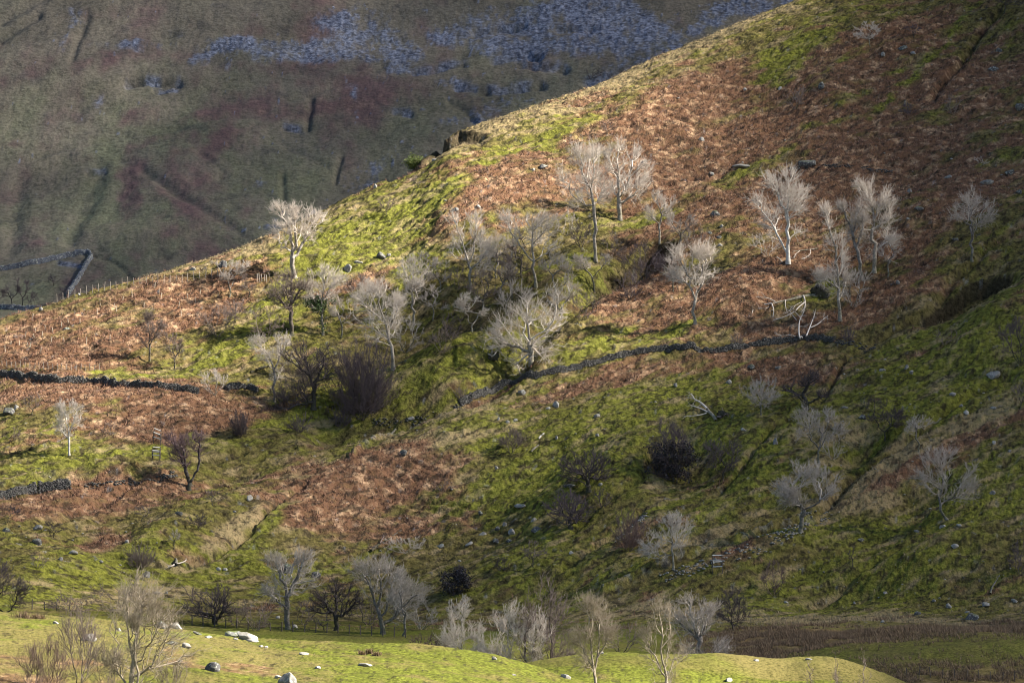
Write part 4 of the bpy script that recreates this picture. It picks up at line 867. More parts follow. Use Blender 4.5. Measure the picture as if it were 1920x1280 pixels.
 (-6, 1152, 1046, -60, 62, 'oak', 'dark', 330, 5, 'dark tree at the left edge of the valley cut off by the frame', dict(limbs=[L_((-6, 1152), (-4, 1130), (-2, 1105), (0, 1080)), L_((-5, 1140), (14, 1148), (30, 1135), (44, 1115), (58, 1105))])),
 (1012, 1216, 1070, 952, 1078, 'bush', 'brown', 260, 4, 'tall brown bare tree behind the pale twiggy thicket', {}),
 (808, 1216, 1178, 760, 850, 'bush', 'red', 230, 4, 'low russet thorn bush at the left end of the valley thicket', {}),
 (870, 1236, 1128, 812, 926, 'bush', 'pale', 300, 5, 'pale twiggy tree forming the left part of the valley thicket', {}),
 (925, 1240, 1124, 870, 984, 'bush', 'pale', 320, 5, 'pale twiggy tree in the centre of the valley thicket', {}),
 (978, 1243, 1136, 930, 1040, 'bush', 'pale', 300, 5, 'pale twiggy tree forming the right part of the valley thicket', {}),
 (1040, 1232, 1160, 1000, 1084, 'bush', 'brown', 190, 4, 'tangled brown bush at the right end of the valley thicket', {}),
 (860, 1160, 1110, 836, 888, 'bush', 'pale', 120, 4, 'small pale tree behind the left part of the valley thicket', {}),
 (765, 1034, 1000, 712, 800, 'bush', 'pale', 130, 4, 'small pale crown showing above the biggest tree of the valley row', {}),
 (215, 1148, 1090, 150, 300, 'bush', 'brown', 230, 4, 'brown scrub along the stream behind the foreground tree', {}),
 (130, 1146, 1110, 80, 190, 'bush', 'brown', 150, 4, 'brown scrub behind the foreground saplings', {}),
 (310, 1160, 1120, 270, 350, 'bush', 'brown', 130, 4, 'brown scrub between the foreground tree and the dark spreading one', {}),
]
FAR_TREES = [
 (22, 578, 520, 2, 40, 'ash', 'purple', 110, 4, 'grey bare tree by the dark wall on the far valley floor'),
 (42, 578, 524, 28, 58, 'ash', 'purple', 100, 4, 'grey bare tree right of its twin on the far valley floor'),
 (-8, 578, 530, -26, 12, 'ash', 'purple', 70, 4, 'grey bare tree cut off by the left edge on the far valley floor'),
 (62, 578, 544, 52, 74, 'bush', 'purple', 60, 4, 'low grey tree right of the pair on the far valley floor'),
 (100, 536, 514, 90, 116, 'thorn', 'purple', 70, 4, 'small dark tree inside the far walled pasture'),
 (122, 572, 536, 106, 142, 'bush', 'purple', 110, 4, 'grey scrub at the lower end of the far wall'),
 (1106, 150, 128, 1094, 1132, 'bush', 'dark', 60, 4, 'dark bush on the far scree just above the skyline of the near slope'),
]
FORE_TREES = [
 (1118, 1300, 1112, 1064, 1160, 'ash', 'tan', 300, 5, 'pale upright tree in front of the gap between the two grassy mounds', dict(zb=.35, tr=.19, twl=.9, tw_r=.010, limbs=[L_((1118, 1300), (1118, 1265), (1108, 1240), (1108, 1200), (1104, 1160), (1092, 1125)), L_((1119, 1270), (1120, 1230), (1122, 1190), (1126, 1150)), L_((1108, 1240), (1090, 1220), (1072, 1195)), L_((1121, 1235), (1134, 1210), (1138, 1180)), L_((1106, 1190), (1112, 1150), (1108, 1122))]), 322),
 (1247, 1300, 1120, 1194, 1302, 'ash', 'tan', 250, 4, 'pale many forked tree in front of the second grassy mound', dict(zb=.35, tr=.19, twl=.8, tw_r=.010, limbs=[L_((1247, 1300), (1247, 1240), (1246, 1205), (1236, 1175), (1222, 1155)), L_((1246, 1210), (1258, 1185), (1262, 1150), (1256, 1130)), L_((1243, 1265), (1230, 1235), (1214, 1195), (1200, 1182)), L_((1248, 1260), (1264, 1240), (1284, 1225), (1296, 1212)), L_((1236, 1175), (1236, 1145), (1228, 1125))]), 320),
 (1515, 1290, 1234, 1500, 1530, 'ash', 'brown', 60, 4, 'thin brown sapling at the bottom edge in front of the second mound', dict(tr=.06, twl=.5, tw_r=.010), 320),
 (1568, 1292, 1232, 1540, 1592, 'bush', 'brown', 120, 5, 'bushy brown sapling at the bottom edge in front of the second mound', dict(tr=.07, twl=.6, tw_r=.010), 320),
 (1616, 1296, 1226, 1592, 1645, 'poplar', 'brown', 88, 3, 'forked brown sapling rightmost at the bottom edge', dict(tr=.08, twl=.6, tw_r=.010), 320),
 (240, 1312, 1062, 160, 378, 'ash', 'tan', 380, 4, 'tan foreground tree with long crooked limbs reaching right over the boulders', dict(tr=.25, twl=1.0, tw_r=.011, zb=.25, limbs=[L_((240, 1312), (250, 1260), (254, 1225), (258, 1195), (264, 1160), (266, 1125), (268, 1100), (262, 1085), (258, 1075)), L_((256, 1205), (275, 1195), (300, 1190), (318, 1184), (330, 1180)), L_((258, 1265), (275, 1240), (300, 1235), (330, 1234), (352, 1230), (362, 1218)), L_((255, 1215), (246, 1185), (236, 1160), (236, 1145)), L_((264, 1165), (285, 1160), (302, 1148), (310, 1140), (322, 1142), (328, 1128)), L_((310, 1190), (318, 1205), (308, 1225)), L_((268, 1105), (280, 1095), (296, 1100)), L_((245, 1290), (225, 1262), (208, 1240), (206, 1225)), L_((241, 1305), (215, 1300), (180, 1294))]), 242),
 (262, 1316, 1150, 240, 300, 'ash', 'tan', 120, 4, 'second slim stem growing from the foot of the crooked foreground tree', dict(tr=.11, twl=.8, tw_r=.010, zb=.3, limbs=[L_((262, 1316), (256, 1270), (252, 1235), (250, 1195), (248, 1160))]), 241),
 (148, 1316, 1140, 100, 196, 'poplar', 'brown', 192, 3, 'brown bushy sapling left of the crooked foreground tree', dict(tr=.09, twl=.8, tw_r=.010, limbs=[L_((148, 1316), (144, 1270), (138, 1230), (132, 1195), (126, 1160)), L_((150, 1310), (156, 1260), (160, 1220), (166, 1180)), L_((146, 1290), (152, 1240), (148, 1190), (150, 1150))]), 248),
 (96, 1316, 1196, 66, 130, 'poplar', 'red', 120, 3, 'reddish thin sapling, second from the left in the foreground', dict(tr=.06, twl=.6, tw_r=.009), 246),
 (60, 1316, 1200, 20, 92, 'poplar', 'red', 136, 3, 'reddish thin sapling leftmost in the foreground', dict(tr=.06, twl=.6, tw_r=.009), 245),
 (200, 1316, 1190, 176, 232, 'poplar', 'brown', 120, 3, 'brown thin sapling close behind the crooked foreground tree', dict(tr=.06, twl=.6, tw_r=.009), 244),
 (318, 1316, 1230, 292, 352, 'poplar', 'brown', 88, 3, 'low brown sapling right of the crooked foreground tree', dict(tr=.05, twl=.5, tw_r=.009), 248),
]
def do_tree(i, spec, B, twr):
    px, py, top, l, r_, style, bark, n, tw, label = spec[:10]; opt = dict(spec[10]) if len(spec) > 10 else {}
    pm = K * B[1]; H = (py - top) * pm
    if 'limbs' in opt: opt['limbs'] = [[((q[0] - px) * pm, (py - q[1]) * pm) for q in L] for L in opt['limbs']]
    xl = max(px - l, 4) * pm; xr = max(r_ - px, 4) * pm
    kind = 'bush' if (style in ('bush', 'coppice') or 'bush' in label or 'scrub' in label) else ('sapling' if 'sapling' in label else 'bare_tree')
    if bark == 'dark' and 'leaves' in opt: kind = 'evergreen_bush'
    cat = {'bush': 'bush', 'sapling': 'sapling', 'bare_tree': 'tree', 'evergreen_bush': 'bush'}[kind]
    if 'tree' in label.split()[:6] and kind == 'bush': kind, cat = 'bare_tree', 'tree'
    opt.setdefault('tw_r', twr)
    return plant_tree(kind, label, cat, None, B, H, xl, xr, style, bark, 1000 + i * 7, n, tw, **opt)
Bs = place([(s[0], s[1]) for s in TREES], 372, 800)
for i, (s, B) in enumerate(zip(TREES, Bs)): 
    if s[1] > 1195 and s[0] < 1100: B = np.array([(s[0] - 960) * K * 385, 385, 0]); B[2] = float(terrain(np.array([B[0]]), np.array([B[1]]))[0]); s = (s[0], HORIZON - B[2] / 385 / K) + s[2:]
    if s[0] == 1317: B = np.array([(s[0] - 960) * K * 376, 376, 0]); B[2] = float(terrain(np.array([B[0]]), np.array([B[1]]))[0]); 
    do_tree(i, s, B, .018)
Bf = place([(s[0], s[1]) for s in FAR_TREES], 940, 2200)
for i, (s, B) in enumerate(zip(FAR_TREES, Bf)): do_tree(300 + i, s, B, .03)
for i, s in enumerate(FORE_TREES):
    Y = s[11]; X = (s[0] - 960) * K * Y; Z = float(terrain(np.array([X]), np.array([Y]))[0]); py = HORIZON - Z / Y / K
    s2 = (s[0], py) + s[2:]
    if 'limbs' in s[10]:
        s2[10]['limbs'][0][0] = [s[0], py]
    do_tree(500 + i, s2, (X, Y, Z), .011)

# ================================================================== stone
def rock_mat(name, a, b_, lichen=(.42, .42, .36), moss=.3, scale=2.0):
    m, n, b = nodemat(name)
    pos = n.nodes.new('ShaderNodeNewGeometry').outputs['Position']
    f = mrange(n, noise(n, scale, 5, .7, pos), .35, .65); col = ramp_mix(n, a, b_, f)
    col = ramp_mix(n, col, lichen, mth(n, 'MULTIPLY', mrange(n, noise(n, scale * 2.3, 3, .6, pos), .55, .62), .7))
    ge = n.nodes.new('ShaderNodeNewGeometry'); sx = n.nodes.new('ShaderNodeSeparateXYZ'); n.links.new(ge.outputs['Normal'], sx.inputs[0])
    col = ramp_mix(n, col, (.10, .12, .03), mth(n, 'MULTIPLY', mth(n, 'MULTIPLY', mrange(n, sx.outputs[2], .4, .9), mrange(n, noise(n, scale * .8, 2, .6, pos), .48, .6)), moss, True))
    n.links.new(col, b.inputs['Base Color'])
    bp = n.nodes.new('ShaderNodeBump'); bp.inputs['Strength'].default_value = .6; bp.inputs['Distance'].default_value = .08
    n.links.new(noise(n, scale * 3, 5, .7, pos), bp.inputs['Height']); n.links.new(bp.outputs[0], b.inputs['Normal'])
    return m
RM = {'grey': rock_mat('grey_stone', (.27, .255, .235), (.13, .122, .112)), 'pale': rock_mat('pale_stone', (.36, .335, .30), (.22, .205, .185), moss=.15),
      'dark': rock_mat('dark_stone', (.12, .115, .11), (.05, .05, .052), moss=.6), 'mossy': rock_mat('mossy_stone', (.24, .24, .23), (.13, .13, .12), moss=1.0),
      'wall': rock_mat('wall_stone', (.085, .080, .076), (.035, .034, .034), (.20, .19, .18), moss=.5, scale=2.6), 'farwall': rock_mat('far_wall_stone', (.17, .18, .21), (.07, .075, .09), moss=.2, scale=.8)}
_ico = {}
def ico(sub):
    if sub in _ico: return _ico[sub]
    import bmesh
    bm = bmesh.new(); bmesh.ops.create_icosphere(bm, subdivisions=sub, radius=1)
    V = np.array([v.co[:] for v in bm.verts]); F = np.array([[v.index for v in f.verts] for f in bm.faces]); bm.free(); _ico[sub] = (V, F); return V, F
def boulder_mesh(seed, sx, sy, sz, sub=3):
    g = np.random.RandomState(seed); V, F = ico(sub); V = V.copy()
    for _ in range(11):                       # cut facets, as split rock has
        d = nrm(g.normal(size=(1, 3)))[0]; c = g.uniform(.45, .85); t = V @ d; V = V - np.where(t > c, (t - c), 0)[:, None] * d[None] * .93
    V += .05 * np.stack([gn(V[:, 0] * 2.4 + V[:, 2], V[:, 1] * 2.4, seed + k) for k in range(3)], 1)
    V[:, 2] -= .10
    return V * np.array([sx, sy, sz]), F
def boulder(name, label, cat, base, wpx, hpx, mat, seed, group=None, tilt=0.0, sub=3):
    pm = K * base[1]; sx = wpx * pm * .62; sz = hpx * pm * .78
    V, F = boulder_mesh(seed, sx, (sx + sz) * .5, sz, sub)
    c, s_ = math.cos(tilt), math.sin(tilt); V = np.column_stack([V[:, 0] * c + V[:, 2] * s_, V[:, 1], -V[:, 0] * s_ + V[:, 2] * c])
    o = make_obj(name, V, F, RM[mat], loc=(base[0], base[1], base[2] + sz * .28)); tag(o, label, cat, group); return o
# centre px, centre-of-foot py, width px, height px, stone, label
ROCKS = [
 (653, 505, 15, 12, 'grey', 'grey pyramid boulder on the bright grass right of the ridge tree', 0), (672, 492, 14, 5, 'pale', 'flat pale stone just above the grey pyramid boulder', 0),
 (716, 483, 16, 13, 'dark', 'jagged dark outcrop on the bright green slope', .3), (728, 480, 10, 9, 'grey', 'small split stone against the jagged dark outcrop', -.4),
 (896, 388, 10, 7, 'pale', 'pale stone at the top edge of the pale goblet shaped tree', 0), (852, 394, 14, 9, 'grey', 'grey stone left of the pale one at the lower edge of the rusty slope', 0),
 (1018, 314, 16, 8, 'grey', 'long grey boulder on the rusty upper slope', .1), (1000, 320, 10, 6, 'pale', 'small stone just left of the long grey boulder', 0),
 (1316, 264, 10, 8, 'pale', 'pale stone on the sunlit edge of the upper right bracken', 0), (1208, 304, 12, 9, 'dark', 'dark stone right of the broad pale tree crown', 0),
 (1541, 164, 12, 14, 'dark', 'upright dark boulder on the shadowed upper slope', .2), (1462, 167, 8, 6, 'pale', 'yellowish stone above the rounded brown bush', 0), (1396, 170, 7, 6, 'pale', 'small sunny stone left of the rounded brown bush', 0),
 (1655, 103, 8, 9, 'grey', 'small grey stone below the pale combed hawthorn', 0), (1692, 92, 16, 8, 'dark', 'mossy dark outcrop between the two top hawthorns', -.3), (1712, 101, 9, 6, 'grey', 'small stone right of the mossy dark outcrop', 0),
 (1862, 132, 18, 12, 'dark', 'dark outcrop with white flecks near the right edge', -.4), (1874, 96, 10, 8, 'dark', 'dark stone above the white flecked outcrop', 0), (1912, 205, 14, 18, 'dark', 'black crag cut off by the right edge', 0),
 (1515, 310, 36, 13, 'dark', 'black boulder pile behind the crown of the white tree', 0), (1389, 312, 30, 7, 'grey', 'low tumbled stones left of the black boulder pile', .05), (1334, 327, 10, 6, 'pale', 'pale sharp stone left of the white tree', .5),
 (1341, 403, 18, 10, 'dark', 'dark rounded boulder on the slope left of the white tree', 0), (1352, 425, 8, 6, 'pale', 'small pale stone below the dark rounded boulder', 0), (1331, 438, 9, 6, 'dark', 'small dark stone left of the white tree foot', 0), (1348, 446, 8, 7, 'dark', 'small dark stone nearest the white tree foot on its left', 0), (1350, 461, 9, 6, 'pale', 'low pale stone under the two small dark ones', 0),
 (1722, 392, 16, 8, 'dark', 'dark stone with a pale top between the slim tree and the lone grey tree', 0), (1705, 360, 8, 8, 'grey', 'grey stone above the crown of the slim tree', 0), (1703, 410, 8, 5, 'grey', 'little grey stone left of the dark one with a pale top', 0),
 (1894, 326, 20, 12, 'dark', 'dark rounded boulder near the right edge of the dim bracken', 0), (1852, 345, 30, 9, 'grey', 'line of grey outcrop on the dim bracken near the right edge', -.2), (1778, 332, 14, 6, 'grey', 'low grey stone on the dim bracken above the lone grey tree', 0), (1792, 450, 12, 9, 'dark', 'dark stone beside the foot of the lone grey tree', 0),
 (1910, 362, 10, 8, 'dark', 'small dark boulder by the right edge', 0), (1684, 532, 8, 7, 'grey', 'small grey stone on the bracken below the slim tree', 0),
 (980, 736, 15, 9, 'grey', 'grey oval boulder under the left part of the long wall', 0), (1043, 762, 12, 13, 'grey', 'round grey boulder on the slope below the long wall', 0), (1027, 767, 9, 5, 'pale', 'small stone touching the round grey boulder', 0), (1267, 723, 7, 9, 'grey', 'small round grey stone below the middle of the long wall', 0),
 (1119, 781, 10, 7, 'grey', 'small grey stone alone on the open middle slope', 0), (935, 787, 6, 6, 'pale', 'left of three white stones above the domed bush', 0), (952, 792, 8, 5, 'pale', 'middle of three white stones above the domed bush', .3), (967, 787, 8, 5, 'pale', 'right of three white stones above the domed bush', 0),
 (1044, 822, 5, 8, 'grey', 'small upright stone right of the white log', 0), (1120, 819, 7, 5, 'grey', 'tiny grey stone right of the upright one', 0), (756, 852, 18, 9, 'dark', 'dark crag poking out of the rusty bracken', 0), (770, 786, 12, 7, 'grey', 'pair of pale stones by the foot of the huge bush', 0),
 (468, 937, 10, 11, 'pale', 'pale upright stone on the grassy slope right of the birch', 0), (334, 963, 14, 8, 'dark', 'dark stone below the birch', 0), (440, 960, 7, 5, 'grey', 'small stone below the pale upright one', 0),
 (16, 776, 28, 14, 'dark', 'large dark boulder at the left edge of the slope', .2), (30, 766, 9, 8, 'pale', 'pale stone on the right shoulder of the large dark boulder', 0), (126, 617, 14, 7, 'dark', 'dark stone in the orange bracken field', 0),
 (70, 991, 18, 9, 'grey', 'grey flat boulder on the mossy left slope', 0), (12, 996, 16, 10, 'dark', 'dark mossy boulder by the left edge', 0), (34, 1020, 11, 6, 'pale', 'pale stone on the mossy left slope', 0), (70, 1018, 16, 15, 'dark', 'dark pointed boulder on the mossy left slope', 0), (138, 1036, 16, 8, 'grey', 'grey rounded boulder on the smooth green hump', 0), (238, 1017, 9, 8, 'pale', 'pale pointed stone on the green above the fan shaped bush', .3),
 (115, 1050, 9, 7, 'grey', 'small grey stone below the grey rounded boulder', 0), (190, 1055, 8, 5, 'grey', 'small grey stone at the edge of the red bracken patch', 0), (274, 1080, 17, 11, 'grey', 'grey boulder behind the top of the crooked foreground tree', 0), (295, 1113, 13, 7, 'grey', 'grey stone right of the crooked foreground tree top', 0), (312, 1113, 9, 6, 'pale', 'pale stone beside the grey one behind the foreground tree', 0),
 (535, 1070, 24, 20, 'dark', 'large dark boulder behind the crown of the tall grey oak', 0), (592, 1080, 16, 14, 'dark', 'dark boulder right of the one behind the tall grey oak', 0), (410, 1068, 9, 6, 'pale', 'left of two pale stones on the lower slope', 0), (422, 1068, 8, 5, 'pale', 'right of two pale stones on the lower slope', 0), (520, 1158, 8, 6, 'pale', 'pale stone under the tall grey oak', 0), (553, 1176, 8, 8, 'pale', 'pale stone beside the mossy foot of the tall grey oak', 0),
 (905, 1001, 14, 8, 'grey', 'grey flat stone on the shaded middle slope', 0), (880, 1021, 14, 7, 'pale', 'pale flat stone below the grey flat one', -.3), (933, 994, 10, 8, 'dark', 'dark stone left of the boulder cluster under the purplish tree', 0), (958, 998, 14, 12, 'grey', 'biggest grey boulder of the cluster left of the purplish tree', 0), (946, 985, 9, 8, 'grey', 'small boulder on top of the cluster left of the purplish tree', 0), (930, 1016, 10, 9, 'dark', 'dark low stone under the boulder cluster', 0), (955, 1014, 12, 6, 'dark', 'flat dark stone right under the boulder cluster', 0), (1008, 993, 22, 10, 'dark', 'dark mossy boulder below the purplish domed tree', 0),
 (976, 952, 20, 8, 'mossy', 'mossy boulder on the slope above the cluster', 0), (1001, 977, 12, 8, 'grey', 'grey stone just left of the purplish tree foot', 0), (901, 965, 9, 8, 'dark', 'dark upright stone on the slope left of the mossy boulder', 0), (828, 1026, 12, 7, 'mossy', 'mossy stone on the lower slope left of the pale flat one', 0), (1071, 1038, 9, 6, 'pale', 'small pale stone on the shaded grass below the purplish tree', 0), (1126, 909, 9, 7, 'grey', 'grey stone right of the umbrella shaped tree foot', 0), (1070, 911, 24, 6, 'dark', 'dark ledge left of the umbrella shaped tree foot', 0), (862, 1053, 6, 5, 'pale', 'small pale stone above the black holly', 0), (930, 878, 7, 5, 'pale', 'small pale stone left of the umbrella shaped tree', 0),
 (1459, 691, 11, 7, 'grey', 'grey stone on the rusty patch under the long wall', 0), (1407, 690, 14, 8, 'dark', 'dark stone on the rusty patch under the long wall', 0), (1366, 717, 10, 8, 'grey', 'grey stone above the small round pale crowned tree', 0), (1700, 690, 10, 8, 'grey', 'blue grey stone on the mossy right slope', 0), (1709, 699, 9, 6, 'grey', 'smaller stone below the blue grey one', 0), (1655, 695, 11, 7, 'grey', 'grey stone left of the blue grey one', 0), (1454, 832, 10, 11, 'grey', 'upright grey stone left of the grey wide armed tree', 0), (1394, 806, 9, 5, 'pale', 'white stone in the dark gully below the round tree', .3),
 (1862, 706, 26, 12, 'grey', 'jumble of grey stones high on the right side', -.3), (1787, 740, 12, 7, 'grey', 'grey stones beside the right gully', 0), (1812, 776, 10, 7, 'pale', 'pale stone on the bank of the right gully', 0), (1802, 762, 9, 6, 'grey', 'grey stone above the pale one on the gully bank', 0), (1862, 766, 13, 6, 'grey', 'flat grey stone on the brown grass right of the gully', 0), (1616, 784, 16, 9, 'dark', 'dark stone left of the dark upright tree', 0), (1583, 764, 12, 6, 'grey', 'grey stone right of the black twisted tree', 0),
 (1860, 926, 12, 8, 'grey', 'grey stone near the right edge below the leaning trunk tree', 0), (1799, 985, 11, 6, 'pale', 'right of two pale stones below the leaning trunk tree', 0), (1766, 988, 12, 8, 'pale', 'left of two pale stones below the leaning trunk tree', 0), (1790, 1025, 13, 8, 'pale', 'pale rounded stone on the broken turf of the lower right slope', 0), (1614, 1013, 12, 7, 'dark', 'dark stone on the smooth shelf of the lower right slope', 0), (1718, 996, 9, 4, 'grey', 'small flat stone on the lower right slope', 0), (1864, 832, 7, 6, 'pale', 'small pale stone near the right edge above the leaning trunk tree', 0), (1893, 845, 8, 6, 'grey', 'grey stone by the right edge above the leaning trunk tree', 0),
 (1825, 1160, 27, 15, 'dark', 'dark rubble heap at the foot of the right slope', 0), (1779, 1138, 10, 9, 'grey', 'grey stone in the stony patch at the foot of the right slope', 0), (1720, 1152, 13, 7, 'dark', 'dark low stone at the foot of the right slope', 0), (1848, 1136, 15, 8, 'grey', 'grey stones right of the rubble heap', 0), (1902, 1128, 12, 9, 'grey', 'grey stone by the right edge at the slope foot', 0), (1655, 1166, 8, 5, 'pale', 'white stone on the brown rushes of the valley floor', 0), (1751, 1128, 8, 5, 'grey', 'small grey stone above the dark low one', 0), (1814, 1148, 9, 7, 'grey', 'grey stone just above the rubble heap', 0), (1473, 1130, 9, 5, 'pale', 'pale stone below the small reddish tree', 0), (1660, 1112, 8, 5, 'grey', 'small grey stone in the middle of the lower right grass', 0), (1602, 1131, 6, 4, 'grey', 'tiny grey stone on the lower right grass', 0),
 (704, 352, 7, 8, 'pale', 'white stone standing on the skyline of the ridge', 0), (816, 300, 12, 6, 'pale', 'pale flat stone on the dark knoll of the skyline', 0), (362, 506, 12, 7, 'grey', 'grey stone near the skyline left of the ridge tree', 0), (418, 500, 15, 14, 'dark', 'dark crag behind the grey leaning tree', .4), (148, 553, 5, 5, 'pale', 'white stone on the skyline among the fence posts', 0), (78, 581, 10, 6, 'pale', 'pale stones at the left end of the skyline', 0),
]
pts = place([(r_[0], r_[1]) for r_ in ROCKS], 385, 800)
for i, (r_, B) in enumerate(zip(ROCKS, pts)): boulder('boulder' if r_[2] >= 12 else 'stone', r_[5], 'boulder' if r_[2] >= 12 else 'stone', B, r_[2], r_[3], r_[4], 3000 + i, tilt=r_[6])
FROCKS = [(462, 1197, 37, 17, 'pale', 'big pale leaning slab boulder on the crest of the near mound', .25), (434, 1192, 34, 12, 'mossy', 'yellow green lichened boulder left of the leaning slab', -.1), (474, 1202, 20, 7, 'pale', 'low white stone under the leaning slab', 0),
 (442, 1198, 8, 5, 'pale', 'little pale stone between the slab and the lichened boulder', 0), (331, 1178, 26, 13, 'pale', 'pale boulder on the crest behind the foreground tree', 0), (303, 1176, 24, 16, 'dark', 'dark boulder with a pale rim left of the pale crest boulder', .2), (371, 1189, 18, 7, 'dark', 'dark flat stone right of the pale crest boulder', .3), (391, 1195, 12, 5, 'pale', 'pale flat stone left of the lichened boulder', 0),
 (350, 1213, 22, 9, 'pale', 'pale oblong boulder on the near slope under the crest', .3), (324, 1206, 26, 7, 'dark', 'dark ledge left of the pale oblong boulder', 0), (401, 1256, 27, 17, 'dark', 'dark mossy boulder on the near slope', .1), (543, 1284, 38, 28, 'grey', 'large grey block at the bottom edge', .35), (521, 1270, 11, 6, 'pale', 'small pale stone left of the large grey block', 0),
 (595, 1253, 11, 7, 'pale', 'small pale stone on the open near grass', 0), (686, 1248, 24, 9, 'pale', 'low pale boulder on the open near grass', 0), (569, 1226, 18, 5, 'pale', 'flat pale stone near the crest of the near mound', 0), (927, 1236, 13, 8, 'grey', 'grey stone on the right shoulder of the near mound', 0), (1062, 1270, 22, 8, 'pale', 'pale slab at the bottom right of the near mound', .2), (963, 1265, 8, 4, 'grey', 'tiny stone left of the pale slab', 0),
 (489, 1212, 8, 5, 'grey', 'left of the small stones below the slab', 0), (498, 1213, 8, 5, 'pale', 'right of the small stones below the slab', 0), (105, 1168, 14, 5, 'pale', 'flat pale stone left on the near crest', .4), (222, 1181, 14, 6, 'pale', 'flat stone on the near slope behind the saplings', .3), (337, 1240, 12, 4, 'grey', 'small flat stone right of the foreground tree', 0), (165, 1200, 26, 16, 'grey', 'grey bulky boulder behind the brown saplings', 0),
 (1128, 1225, 8, 6, 'grey', 'small stone on top of the second mound', 0), (1250, 1262, 9, 8, 'grey', 'grey stone at the foot of the many forked tree', 0), (1365, 1276, 14, 8, 'pale', 'pale stone at the bottom edge of the second mound', 0), (1516, 1236, 14, 4, 'pale', 'pale flat stone behind the crest of the second mound', 0), (1418, 1238, 10, 4, 'pale', 'small pale stone in the dip of the second mound', 0)]
pts = place([(r_[0], r_[1]) for r_ in FROCKS], 225, 366)
for i, (r_, B) in enumerate(zip(FROCKS, pts)): boulder('boulder' if r_[2] >= 12 else 'stone', r_[5], 'boulder' if r_[2] >= 12 else 'stone', B, r_[2], r_[3], r_[4], 5000 + i, tilt=r_[6], sub=4)
# loose small stones nobody could tell apart
g = np.random.RandomState(77)
zones = [((1560, 1900), (660, 960), 34, 'right_slope', 'small loose grey stone among the grass of the shaded right slope'), ((700, 1350), (740, 1050), 40, '', 'small loose stone on the open middle slope below the long wall'),
         ((10, 330), (960, 1090), 26, '', 'small loose stone on the mossy slope at the lower left'), ((1450, 1900), (1010, 1160), 30, '', 'small loose stone on the lower right grass'), ((620, 1500), (150, 420), 26, '', 'small loose stone on the sunlit upper slope'), ((1400, 1900), (60, 420), 24, '', 'small loose stone on the dim upper right bracken')]
for (xa, xb), (ya, yb), cnt, _, lab in zones:
    q = np.column_stack([g.uniform(xa, xb, cnt), g.uniform(ya, yb, cnt)])
    rl = np.interp(q[:, 0], PXF, RG); q = q[q[:, 1] > rl + 25]
    pp = place(q, 385, 800); first = None
    for k, B in enumerate(pp):
        pm = K * B[1]; s_ = g.uniform(1.5, 3.4) * pm
        if first is None or k % 5 == 0:
            V, F = boulder_mesh(7000 + k, 1, .9, .7, 2); first = make_obj('stone', V, F, RM['pale' if g.rand() < .4 else 'grey']); o = first
        else: o = first.copy(); COL.objects.link(o)
        o.location = (B[0], B[1], B[2] + .1 * s_); o.scale = (s_ * g.uniform(.8, 1.3), s_, s_ * g.uniform(.6, .9)); o.rotation_euler = (0, 0, g.uniform(0, 6.3)); tag(o, lab, 'stone', 'loose ' + lab.split('loose ')[1])

